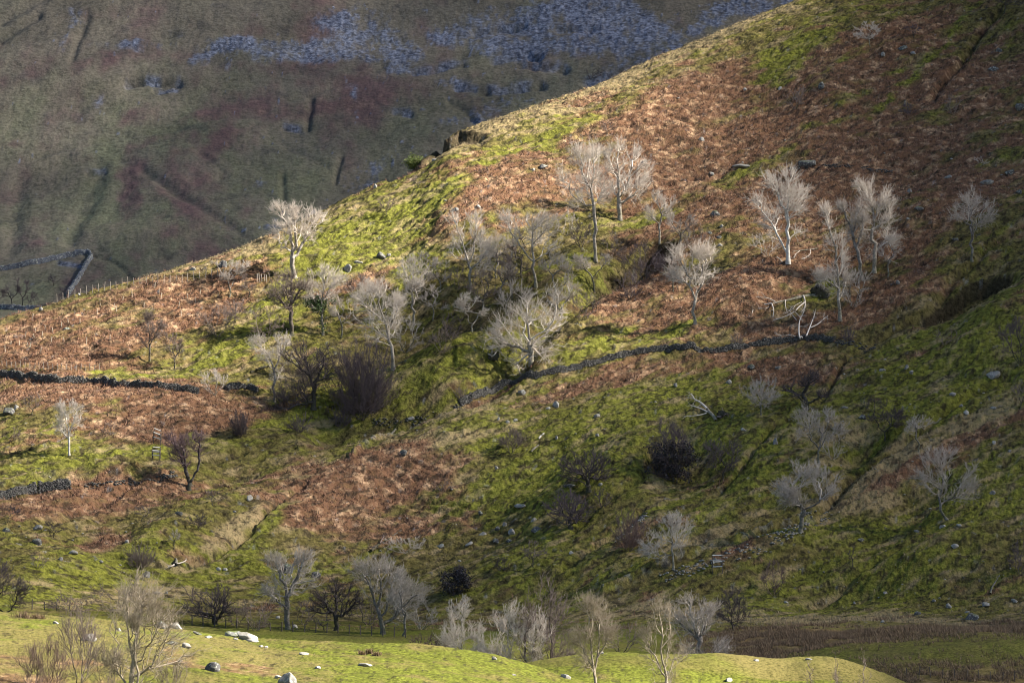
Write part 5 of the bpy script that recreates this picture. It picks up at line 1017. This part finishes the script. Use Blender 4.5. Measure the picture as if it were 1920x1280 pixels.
# ================================================================== drystone walls
BOX = np.array([[x, y, z] for x in (-.5, .5) for y in (-.5, .5) for z in (-.5, .5)]); BF = np.array([[0, 1, 3, 2], [4, 6, 7, 5], [0, 4, 5, 1], [2, 3, 7, 6], [0, 2, 6, 4], [1, 5, 7, 3]])
def wall(label, line, height, width, seed, mat='wall', stone=.28, y0=385, y1=800, ruin=.25, group=None, name='drystone_wall', dens=1.0):
    g = np.random.RandomState(seed); l0 = np.array(line, float); s0 = np.r_[0, np.cumsum(np.hypot(*np.diff(l0, axis=0).T))]; n0 = max(6, int(s0[-1] / 7)); t0 = np.linspace(0, s0[-1], n0)
    P = place(np.column_stack([np.interp(t0, s0, l0[:, 0]), np.interp(t0, s0, l0[:, 1])]), y0, y1)[:, :2]; u0 = P[:, 0] / P[:, 1]
    for _ in range(6): P[1:-1, 1] = .5 * P[1:-1, 1] + .25 * (P[:-2, 1] + P[2:, 1])
    P[:, 0] = u0 * P[:, 1]
    seg = np.r_[0, np.cumsum(np.hypot(*np.diff(P, axis=0).T))]; L = seg[-1]; s = np.arange(0, L, stone * .8)
    rows = max(2, int(height / (stone * .5))); out = []
    for r_ in range(rows + 1):
        for side in (-1, 1):
            ss = s + g.uniform(-.1, .1, len(s)) + (r_ % 2) * stone * .4
            keep = (g.rand(len(s)) < dens) & (r_ / (rows + 1) < 1 - ruin * (.5 + 1.4 * gn(ss / 3.2, ss * 0 + seed)))
            ss = ss[keep]; x = np.interp(ss, seg, P[:, 0]); y = np.interp(ss, seg, P[:, 1])
            x2 = np.interp(ss + .5, seg, P[:, 0]); y2 = np.interp(ss + .5, seg, P[:, 1]); x1 = np.interp(ss - .5, seg, P[:, 0]); y1_ = np.interp(ss - .5, seg, P[:, 1])
            T = nrm(np.column_stack([x2 - x1, y2 - y1_])); Nn = np.column_stack([-T[:, 1], T[:, 0]])
            taper = 1 - .35 * r_ / rows; off = side * width * .25 * taper if ruin < 1 else g.uniform(-.5, .5, len(ss)) * width
            off = off * np.ones(len(ss)); cx = x + Nn[:, 0] * off; cy = y + Nn[:, 1] * off; out.append(np.column_stack([cx, cy, np.full(len(ss), r_ * stone * .5) * (ruin < 1), T, np.full(len(ss), width * .5 * taper if ruin < 1 else stone)]))
    O = np.vstack(out); z = terrain(O[:, 0], O[:, 1]); m = len(O)
    b = BOX[None] * (1 + g.normal(size=(m, 8, 3)) * .09)
    dim = np.column_stack([g.uniform(.7, 1.35, m) * stone, O[:, 5] * g.uniform(.9, 1.3, m), g.uniform(.75, 1.25, m) * stone * .55])
    b = b * dim[:, None]; tw = g.normal(size=m) * .2; tz = g.normal(size=m) * .16
    bx = b[:, :, 0] * np.cos(tz)[:, None] + b[:, :, 2] * np.sin(tz)[:, None]; bz = -b[:, :, 0] * np.sin(tz)[:, None] + b[:, :, 2] * np.cos(tz)[:, None]
    Tx = O[:, 3] * np.cos(tw) - O[:, 4] * np.sin(tw); Ty = O[:, 3] * np.sin(tw) + O[:, 4] * np.cos(tw)
    V = np.stack([O[:, 0, None] + bx * Tx[:, None] - b[:, :, 1] * Ty[:, None], O[:, 1, None] + bx * Ty[:, None] + b[:, :, 1] * Tx[:, None], (z + O[:, 2])[:, None] + bz + .05], -1)
    F = (np.arange(m)[:, None, None] * 8 + BF[None]).reshape(-1, 4)
    o = make_obj(name, V.reshape(-1, 3), F, RM[mat]); tag(o, label, 'wall', group); return o
wall('long dark drystone wall curving across the middle of the slope', [(862, 758), (890, 745), (925, 732), (965, 716), (1010, 706), (1060, 696), (1110, 684), (1160, 670), (1210, 660), (1260, 654), (1300, 655), (1330, 662), (1360, 658), (1400, 650), (1440, 645), (1475, 640), (1520, 636), (1565, 640)], .8, .55, 1, ruin=.45)
wall('tumbled right end of the long wall fading into the slope', [(1568, 640), (1590, 644), (1615, 648), (1640, 652)], .4, 1.0, 2, ruin=1.0, dens=.6)
wall('dark drystone wall crossing the bracken on the left', [(-20, 702), (20, 706), (70, 712), (110, 717), (150, 716), (190, 719), (225, 725), (260, 723), (300, 728), (340, 732), (372, 737)], .95, .7, 3, ruin=.5)
wall('short arched remnant of wall right of the pale bush', [(425, 732), (440, 726), (455, 724), (470, 728), (482, 735)], .7, .7, 4, ruin=.4)
wall('left piece of the ruined wall at the lower left', [(-20, 938), (10, 934), (40, 926), (66, 920)], 1.0, .8, 5, ruin=.3)
wall('right piece of the ruined wall at the lower left', [(72, 920), (95, 918), (115, 915), (130, 914)], 1.0, .8, 6, ruin=.2)
wall('line of fallen wall stones along the grassy bank on the right', [(1560, 955), (1530, 968), (1500, 988), (1450, 1010), (1400, 1030), (1340, 1050), (1290, 1068), (1240, 1082)], .3, 3.0, 7, 'grey', stone=.26, ruin=1.0, dens=.3)
wall('stone lined ditch bank left of the reddish thicket', [(1212, 962), (1190, 985), (1160, 1012)], .2, .8, 8, 'grey', ruin=1.0, dens=.4)
wall('half buried wall running down to the huge brown bush', [(862, 764), (820, 780), (770, 790), (700, 792)], .3, 1.0, 9, ruin=1.0, dens=.5)
wall('mossy tumbled wall below the birch', [(330, 890), (290, 900), (230, 905), (160, 912)], .3, .8, 10, ruin=1.0, dens=.5)
wall('broken wall fragments high on the dim bracken slope', [(1480, 318), (1530, 312), (1600, 312), (1640, 320), (1680, 324)], .3, .9, 11, ruin=1.1, dens=.45)
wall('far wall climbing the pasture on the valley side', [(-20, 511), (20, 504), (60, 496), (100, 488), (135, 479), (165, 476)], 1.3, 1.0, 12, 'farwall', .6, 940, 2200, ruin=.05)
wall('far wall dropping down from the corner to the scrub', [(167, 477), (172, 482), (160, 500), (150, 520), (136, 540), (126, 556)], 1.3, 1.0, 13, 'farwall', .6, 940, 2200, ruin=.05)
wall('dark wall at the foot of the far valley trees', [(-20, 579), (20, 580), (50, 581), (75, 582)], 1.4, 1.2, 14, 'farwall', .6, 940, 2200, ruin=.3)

# ================================================================== timber: fences, stakes, cages, logs
M_POST = bark_mat('weathered_post', (.34, .29, .24), (.20, .17, .14)); M_DPOST = bark_mat('dark_post', (.12, .10, .085), (.07, .06, .05)); M_RAIL = bark_mat('sunlit_rail', (.78, .75, .70), (.60, .57, .53))
M_TUBE = bark_mat('stake_wood', (.48, .40, .30), (.32, .27, .21))
def one_tube(a, b, r0, r1=None, k=6):
    a = np.array([a], float); b = np.array([b], float); d = nrm(b - a); r1 = r0 if r1 is None else r1
    V, F = tubes(a, d, np.array([r0]), b, d, np.array([r1]), k)
    tipc = len(V); V = np.vstack([V, b + d * r0 * .2]); top = np.array([[k + i, k + (i + 1) % k, tipc, tipc] for i in range(k)])
    return V, F, top
def post(parent, base, h, r, mat, lean=(0, 0), name='post', tagv=None):
    V, F, top = one_tube((0, 0, -.2), (lean[0], lean[1], h), r)
    V2 = V; FF = np.vstack([F, np.column_stack([top[:, 0], top[:, 1], top[:, 2], top[:, 2]])])
    me = bpy.data.meshes.new(name); me.from_pydata([tuple(v) for v in V2], [], [tuple(f) for f in F.tolist()] + [tuple(t[:3]) for t in top.tolist()]); me.materials.append(mat)
    o = bpy.data.objects.new(name, me); COL.objects.link(o); o.location = base
    if parent is not None: o.parent = parent
    return o
def fence(label, line, n, h, r, mat, seed, y0, y1, wires=2):
    g = np.random.RandomState(seed); P0 = np.array(line, float); s = np.r_[0, np.cumsum(np.hypot(*np.diff(P0, axis=0).T))]; t = np.linspace(0, s[-1], n)
    q = np.column_stack([np.interp(t, s, P0[:, 0]), np.interp(t, s, P0[:, 1])]); P = place(q, y0, y1)
    root = empty('post_and_wire_fence', P[0]); tag(root, label, 'fence'); tops = []
    for B in P:
        hh = h * g.uniform(.85, 1.15); ln = g.normal(size=2) * .06; post(root, B - P[0], hh, r, mat, ln); tops.append(B - P[0] + np.array([ln[0], ln[1], hh]))
    tops = np.array(tops); parts = []
    for wv in range(wires):
        Q = tops.copy(); Q[:, 2] -= .12 + wv * .4; d = nrm(Q[1:] - Q[:-1]); parts.append(tubes(Q[:-1], d, np.full(n - 1, .006), Q[1:], d, np.full(n - 1, .006), 3))
    make_obj('wire', *join(parts), M_DPOST, root)
    return root
fence('pale post fence following the skyline above the orange bracken', [(107, 563), (140, 556), (172, 549), (205, 542), (250, 533), (300, 530), (345, 530), (362, 524), (400, 518), (430, 521)], 30, 1.15, .05, M_POST, 1, 470, 640)
fence('short row of pale posts right of the grey leaning tree', [(482, 528), (490, 527), (500, 528)], 5, 1.2, .07, M_POST, 2, 470, 700)
fence('thin fence along the foot of the orange bracken field', [(4, 688), (60, 690), (120, 694), (186, 694)], 22, .9, .045, M_POST, 3, 440, 640)
fence('dark post fence edging the valley field', [(360, 1171), (430, 1176), (500, 1182), (560, 1184), (640, 1187), (700, 1191), (760, 1195)], 20, 1.1, .07, M_DPOST, 4, 400, 520)
fence('dark post fence in the rushes at the bottom right', [(1700, 1268), (1760, 1270), (1830, 1274), (1925, 1278)], 11, 1.0, .05, M_DPOST, 5, 366, 400)
fence('grey fence on the valley floor at the far left', [(60, 1142), (85, 1142), (130, 1146)], 4, 1.1, .06, M_DPOST, 6, 400, 520)
STAKES = [(188, 575), (215, 577), (218, 586), (298, 552), (302, 560), (335, 577), (340, 593), (367, 569), (375, 552), (230, 563), (140, 589), (128, 604), (115, 612), (99, 622), (85, 618), (64, 634), (79, 633), (47, 632), (150, 606), (36, 648), (52, 648), (66, 622), (20, 645), (206, 637), (162, 645), (96, 640), (76, 662), (56, 652), (10, 660), (290, 540), (248, 556), (182, 590), (270, 575), (120, 640), (352, 560), (60, 600)]
gS = np.random.RandomState(9); stk0 = None
for k, B in enumerate(place(STAKES, 430, 700)):
    if stk0 is None: stk0 = post(None, B, .7, .055, M_TUBE, (.05, 0), 'stake')
    o = stk0 if k == 0 else stk0.copy()
    if k: COL.objects.link(o)
    o.location = B; o.rotation_euler = (gS.normal() * .08, gS.normal() * .1, gS.uniform(0, 6)); o.scale = (1, 1, gS.uniform(.7, 1.5)); tag(o, 'short pale planting stake in the orange bracken field', 'stake', 'planting stakes in the orange bracken field')
def cage(label, px, py, wpx, y0=405, y1=800):
    B = place([(px, py)], y0, y1)[0]; w_ = wpx * K * B[1]; root = empty('tree_guard', B); tag(root, label, 'tree guard')
    cs = [(-w_ / 2, -w_ / 2), (w_ / 2, -w_ / 2), (w_ / 2, w_ / 2), (-w_ / 2, w_ / 2)]; zz = [float(terrain(np.array([B[0] + c[0]]), np.array([B[1] + c[1]]))[0]) - B[2] for c in cs]
    for c, z in zip(cs, zz): post(root, (c[0], c[1], z), 1.55, .05, M_DPOST)
    for (a, b_) in ((0, 1), (3, 2)):
        for hh in (.85, 1.45):
            V, F, top = one_tube((cs[a][0], cs[a][1], zz[a] + hh), (cs[b_][0], cs[b_][1], zz[b_] + hh), .07, k=4); make_obj('rail', V, F, M_RAIL, root)  # sun-catching rails coloured near white, cross rails left dark
    for (a, b_) in ((3, 0), (1, 2)):
        V, F, top = one_tube((cs[a][0], cs[a][1], zz[a] + 1.0), (cs[b_][0], cs[b_][1], zz[b_] + 1.0), .035, k=4); make_obj('rail', V, F, M_DPOST, root)
cage('lower of two square timber tree guards with sunlit coloured rails left of the birch', 293, 862, 14); cage('upper of two square timber tree guards left of the birch', 295, 828, 13); cage('square timber tree guard with sunlit coloured rails on the lower right slope', 1345, 1070, 18)

def limb_thing(name, label, cat, polys, mat, y0, y1, ydir=0.0, lift=.15, pile=None):
    """a fallen tree: polylines in photograph pixels laid along the ground near its anchor; (points, r0, r1)"""
    ax, ay = polys[0][0][0]; B = place([(ax, ay)], y0, y1)[0]; pm = K * B[1]; root = empty(name, B); tag(root, label, cat); g = np.random.RandomState(int(ax * 7 + ay))
    tr_, br_ = [], []
    for j, (pl, r0, r1) in enumerate(polys):
        pl = np.array(pl, float); X = (pl[:, 0] - ax) * pm; Z = (ay - pl[:, 1]) * pm
        gy = np.zeros(len(pl))
        for it in range(4):    # follow the slope: push each point back so that it lies on it
            zt = terrain(B[0] + X, B[1] + gy) - B[2]; gy = np.clip(gy + (Z - zt - lift - .25 * (j > 0)) / .55, -8, 12)
        Z2 = Z + (gy) * (-(HORIZON - ay) * 0) ; P = np.column_stack([X * (1 + gy / B[1]), gy, (HORIZON - pl[:, 1]) * K * (B[1] + gy) - B[2]])
        Q = []; 
        for a_, b_ in zip(P[:-1], P[1:]):
            m = max(2, int(np.linalg.norm(b_ - a_) / .7)); Q += [a_ + (b_ - a_) * t / m for t in range(m)]
        Q.append(P[-1]); Q = np.array(Q); Q[1:-1] += g.normal(size=(len(Q) - 2, 3)) * .05
        for _ in range(2): Q[1:-1] = .5 * Q[1:-1] + .25 * (Q[:-2] + Q[2:])
        rr = np.linspace(r0 * .75, r1 * .75, len(Q)); d = nrm(Q[1:] - Q[:-1]); N = nrm(np.vstack([d[:1], d[1:] + d[:-1], d[-1:]]))
        (tr_ if j == 0 else br_).append(tubes(Q[:-1], N[:-1], rr[:-1], Q[1:], N[1:], rr[1:], 7))
        if r1 < .08 and j > 0:
            m = len(Q) * 2; s0 = Q[g.randint(len(Q) // 2, len(Q), m)]; dd = nrm(g.normal(size=(m, 3)) + d[-1] * 1.0); e = s0 + dd * g.uniform(.3, 1.2, m)[:, None]; br_.append(tubes(s0, dd, np.full(m, .022), e, dd, np.full(m, .01), 3))
    make_obj('trunk', *join(tr_), BM[mat][0], root, True)
    if br_: make_obj('branch', *join(br_), BM[mat][1], root, True)
    if pile:
        (px_, py_, s_) = pile; V, F = boulder_mesh(int(px_), s_, s_ * .5, s_, 3); nz = nrm(V); V *= (1 + .45 * np.abs(gn(nz[:, 0] * 3.1 + nz[:, 2] * 2, nz[:, 1] * 3.1 + nz[:, 2], 5)))[:, None]; V += .10 * s_ * g.normal(size=V.shape)
        make_obj('root_plate', V + np.array([(px_ - ax) * pm, 0, (ay - py_) * pm]), F, BM['dark'][0], root)
    return root
limb_thing('fallen_tree', 'large fallen tree with bleached hooped branches and an upturned root plate', 'fallen tree', [
 ([(1540, 555), (1520, 552), (1500, 556), (1478, 563), (1455, 566), (1440, 570)], .42, .16), ([(1442, 568), (1425, 572), (1412, 572), (1404, 580), (1402, 592), (1390, 602)], .13, .03), ([(1450, 566), (1438, 558), (1425, 557), (1411, 556)], .10, .03), ([(1442, 569), (1444, 580), (1442, 592)], .13, .06),
 ([(1505, 554), (1508, 565), (1506, 577), (1496, 585)], .16, .06), ([(1506, 566), (1494, 575), (1483, 585), (1470, 592), (1450, 597), (1434, 604)], .15, .04), ([(1470, 562), (1466, 570), (1469, 582)], .09, .05), ([(1483, 584), (1492, 592), (1496, 600)], .06, .03), ([(1500, 566), (1484, 572), (1481, 582)], .06, .03), ([(1440, 572), (1430, 580), (1418, 577)], .06, .03), ([(1482, 578), (1468, 586), (1460, 590)], .05, .03)], 'pale', 405, 800, pile=(1536, 552, 1.5))
limb_thing('broken_tree', 'white splayed broken limbs standing behind the long wall', 'broken tree', [
 ([(1500, 634), (1506, 628), (1512, 630)], .3, .2), ([(1498, 634), (1498, 622), (1500, 608), (1504, 595), (1514, 584), (1517, 574)], .16, .04), ([(1510, 630), (1518, 616), (1524, 604), (1532, 590), (1534, 586)], .15, .04), ([(1520, 614), (1534, 608), (1546, 598), (1556, 592)], .12, .04), ([(1500, 612), (1508, 612), (1514, 612)], .06, .03), ([(1490, 630), (1476, 626), (1464, 632), (1456, 626)], .07, .03), ([(1497, 600), (1490, 588), (1486, 582)], .07, .03)], 'white', 405, 800, lift=.6)
limb_thing('fallen_tree', 'bleached fallen tree with two antler like limbs on the shaded slope', 'fallen tree', [
 ([(1342, 788), (1338, 778), (1331, 772), (1328, 765)], .32, .26), ([(1328, 766), (1322, 758), (1314, 752), (1306, 750), (1304, 742), (1300, 738)], .22, .05), ([(1328, 772), (1316, 765), (1304, 762), (1298, 760)], .14, .05), ([(1326, 774), (1314, 778), (1300, 780), (1288, 780)], .12, .05)], 'pale', 405, 800)
limb_thing('tree_stump', 'jagged upturned stump right of the antler like fallen tree', 'stump', [([(1354, 782), (1356, 772), (1356, 764)], .35, .10), ([(1356, 780), (1362, 774), (1366, 776)], .15, .06), ([(1352, 782), (1346, 780), (1344, 782)], .25, .12)], 'brown', 405, 800, pile=(1352, 779, .9))
limb_thing('tree_stump', 'pale shattered stump with twisted roots left of the big silvery tree', 'stump', [([(920, 672), (922, 662), (923, 648)], .34, .10), ([(921, 666), (912, 662), (904, 656), (900, 648)], .14, .05), ([(918, 672), (908, 678), (896, 684)], .2, .06), ([(922, 668), (930, 664), (932, 656)], .14, .06)], 'pale', 405, 800, pile=(926, 668, .8))
limb_thing('fallen_branch', 'long pale curved branch lying below the huge brown bush', 'branch', [([(742, 804), (734, 814), (722, 819), (712, 824), (706, 834), (700, 840)], .22, .08), ([(722, 818), (712, 818), (704, 826)], .1, .05)], 'pale', 405, 800)
limb_thing('log', 'dark dead log above the valley row of trees', 'log', [([(696, 1032), (712, 1018), (728, 1010), (740, 1000), (752, 992)], .26, .08), ([(712, 1018), (716, 1008), (720, 1004)], .12, .05), ([(704, 1024), (696, 1026), (690, 1024)], .1, .05)], 'brown', 405, 800)
limb_thing('log', 'upper of two white logs on the open middle slope', 'log', [([(1010, 822), (1014, 816), (1020, 812)], .18, .15)], 'white', 405, 800)
limb_thing('log', 'lower of two white logs on the open middle slope', 'log', [([(996, 846), (1002, 840), (1010, 834)], .2, .16)], 'pale', 405, 800)
limb_thing('log', 'long grey log lying on the grass near the right edge', 'log', [([(1856, 1112), (1868, 1096), (1884, 1078)], .2, .12)], 'grey', 405, 800)
limb_thing('log', 'short dark log on the green left of the pale thin tree', 'log', [([(470, 698), (484, 690), (500, 686)], .26, .2)], 'dark', 405, 800)
limb_thing('tree_stump', 'bleached broken stump on the rushy lower slope', 'stump', [([(330, 1058), (330, 1050), (328, 1046)], .35, .15), ([(332, 1056), (342, 1054), (347, 1049)], .14, .06), ([(328, 1058), (322, 1062), (318, 1060)], .16, .06)], 'pale', 405, 800, pile=(328, 1054, .55))
limb_thing('fallen_branch', 'grey fallen bough reaching right from the foot of the white tree', 'branch', [([(1486, 472), (1500, 470), (1516, 468), (1534, 466)], .1, .16), ([(1520, 468), (1520, 476), (1512, 482), (1500, 486)], .09, .04), ([(1500, 470), (1490, 476), (1486, 484)], .06, .03)], 'pale', 405, 800)
limb_thing('fallen_branch', 'little curved white branch below the white tree', 'branch', [([(1456, 482), (1462, 486), (1465, 492)], .1, .06)], 'white', 405, 800)
limb_thing('fallen_branch', 'forked bleached branch above the ruined wall at the lower left', 'branch', [([(122, 902), (100, 902), (98, 898), (92, 892)], .14, .05)], 'white', 405, 800)

# ================================================================== ground cover
def tufts(name, label, n, zone, hgt, blades, mats, seed, dist, keepf, spread=.16, lean=(-.15, 0), wdt=.035):
    g = np.random.RandomState(seed); (xa, xb), (ya, yb) = zone
    px = g.uniform(xa, xb, n); Yd = g.uniform(ya, yb, n); X = (px - 960) * K * Yd
    H, pxx, pyy, br, gr, st, rk, dk = terrain(X, Yd, full=True)
    k = keepf(pxx, pyy, br, gr, st, rk, dk, X, Yd) > g.rand(n)
    X, Yd, H = X[k], Yd[k], H.ravel()[k]; m = len(X)
    sz = hgt * g.uniform(.5, 1.3, m)
    i = np.repeat(np.arange(m), blades); q = len(i)
    bx = X[i] + g.normal(size=q) * spread * sz[i] * .6; by = Yd[i] + g.normal(size=q) * spread * sz[i] * .6; bz = H[i] - .04
    a = g.uniform(0, np.pi, q); wv = wdt * g.uniform(.6, 1.4, q); dx, dy = np.cos(a) * wv, np.sin(a) * wv
    tx = bx + (g.normal(size=q) * .35 + lean[0]) * sz[i]; ty = by + (g.normal(size=q) * .35 + lean[1]) * sz[i]; tz = bz + sz[i] * g.uniform(.6, 1.1, q)
    V = np.stack([np.stack([bx - dx, by - dy, bz], -1), np.stack([bx + dx, by + dy, bz], -1), np.stack([tx, ty, tz], -1)], 1).reshape(-1, 3)
    o = make_obj(name, V, np.arange(len(V)).reshape(-1, 3), mats); tag(o, label, name.replace('_', ' '), kind='stuff'); return o
M_BRK = leaf_mat('dead_bracken', (.27, .15, .098), (.12, .066, .046)); M_STR = leaf_mat('dead_grass', (.34, .28, .17), (.20, .15, .09)); M_RSH = leaf_mat('rush_blades', (.23, .155, .095), (.13, .09, .055)); M_GRS = leaf_mat('green_blades', (.15, .17, .04), (.09, .105, .03))
tufts('bracken', 'dead rust brown bracken litter covering the slope', 150000, ((-40, 1960), (455, 740)), .50, 3, M_BRK, 11, None, lambda px, py, br, gr, st, rk, dk, X, Y: np.clip(br, 0, 1) ** 1.5 * .8 * (Y < np.interp(px, PXF, RY) + 5), wdt=.055, spread=.5)
tufts('grass', 'straw coloured dead grass tussocks on the slope', 130000, ((-40, 1960), (455, 740)), .45, 3, M_STR, 12, None, lambda px, py, br, gr, st, rk, dk, X, Y: np.clip(st, 0, 1) ** 2 * .6 * (1 - .6 * br) * (Y < np.interp(px, PXF, RY) + 5), wdt=.035, spread=.3)
tufts('rushes', 'brown rushes on the valley floor', 60000, ((1080, 1980), (380, 462)), .55, 5, M_RSH, 13, None, lambda px, py, br, gr, st, rk, dk, X, Y: np.clip(br * 2, 0, 1) * (gn(X / 3, Y / 4, 5) > -.15), wdt=.03, spread=.3)
tufts('grass', 'short uneven turf of the near mounds', 60000, ((-40, 1700), (235, 366)), .09, 3, M_STR, 14, None, lambda px, py, br, gr, st, rk, dk, X, Y: np.clip(st, 0, 1) ** 1.3 * .8 + .05, wdt=.012, spread=.8)
def rush_clump(label, px, py, wpx, hpx, y0, y1, seed, mat=M_RSH):
    B = place([(px, py)], y0, y1)[0]; pm = K * B[1]; g = np.random.RandomState(seed); q = 260; w_ = wpx * pm
    bx = g.normal(size=q) * w_ * .25; by = g.normal(size=q) * w_ * .15; z = terrain(B[0] + bx, B[1] + by) - B[2] - .03; hh = hpx * pm * g.uniform(.5, 1.1, q); a = g.uniform(0, 3.14, q)
    V = np.stack([np.stack([bx - .02 * np.cos(a), by - .02 * np.sin(a), z], -1), np.stack([bx + .02 * np.cos(a), by + .02 * np.sin(a), z], -1), np.stack([bx + g.normal(size=q) * hh * .35, by + g.normal(size=q) * hh * .3, z + hh], -1)], 1).reshape(-1, 3)
    o = make_obj('rush_clump', V, np.arange(q * 3).reshape(-1, 3), mat, loc=B); tag(o, label, 'rush clump')
rush_clump('brown rush clump on the left crest of the near mound', 45, 1157, 34, 14, 225, 292, 1); rush_clump('smaller brown rush clump right beside it on the crest', 72, 1158, 22, 11, 225, 292, 2)
rush_clump('left of the small rush tufts on the bright near mound', 678, 1227, 12, 10, 225, 291, 3); rush_clump('middle of the small rush tufts on the bright near mound', 692, 1225, 12, 12, 225, 291, 4); rush_clump('right of the small rush tufts on the bright near mound', 706, 1228, 16, 9, 225, 291, 5)
B = place([(776, 316)], 480, 760)[0]
plant_tree('evergreen_bush', 'green bush growing on the skyline below the dark knoll', 'bush', None, B, 28 * K * B[1], 20 * K * B[1], 18 * K * B[1], 'bush', 'brown', 99, 120, 2, leaves=('gorse', 1800, .1, 1.0, .12))
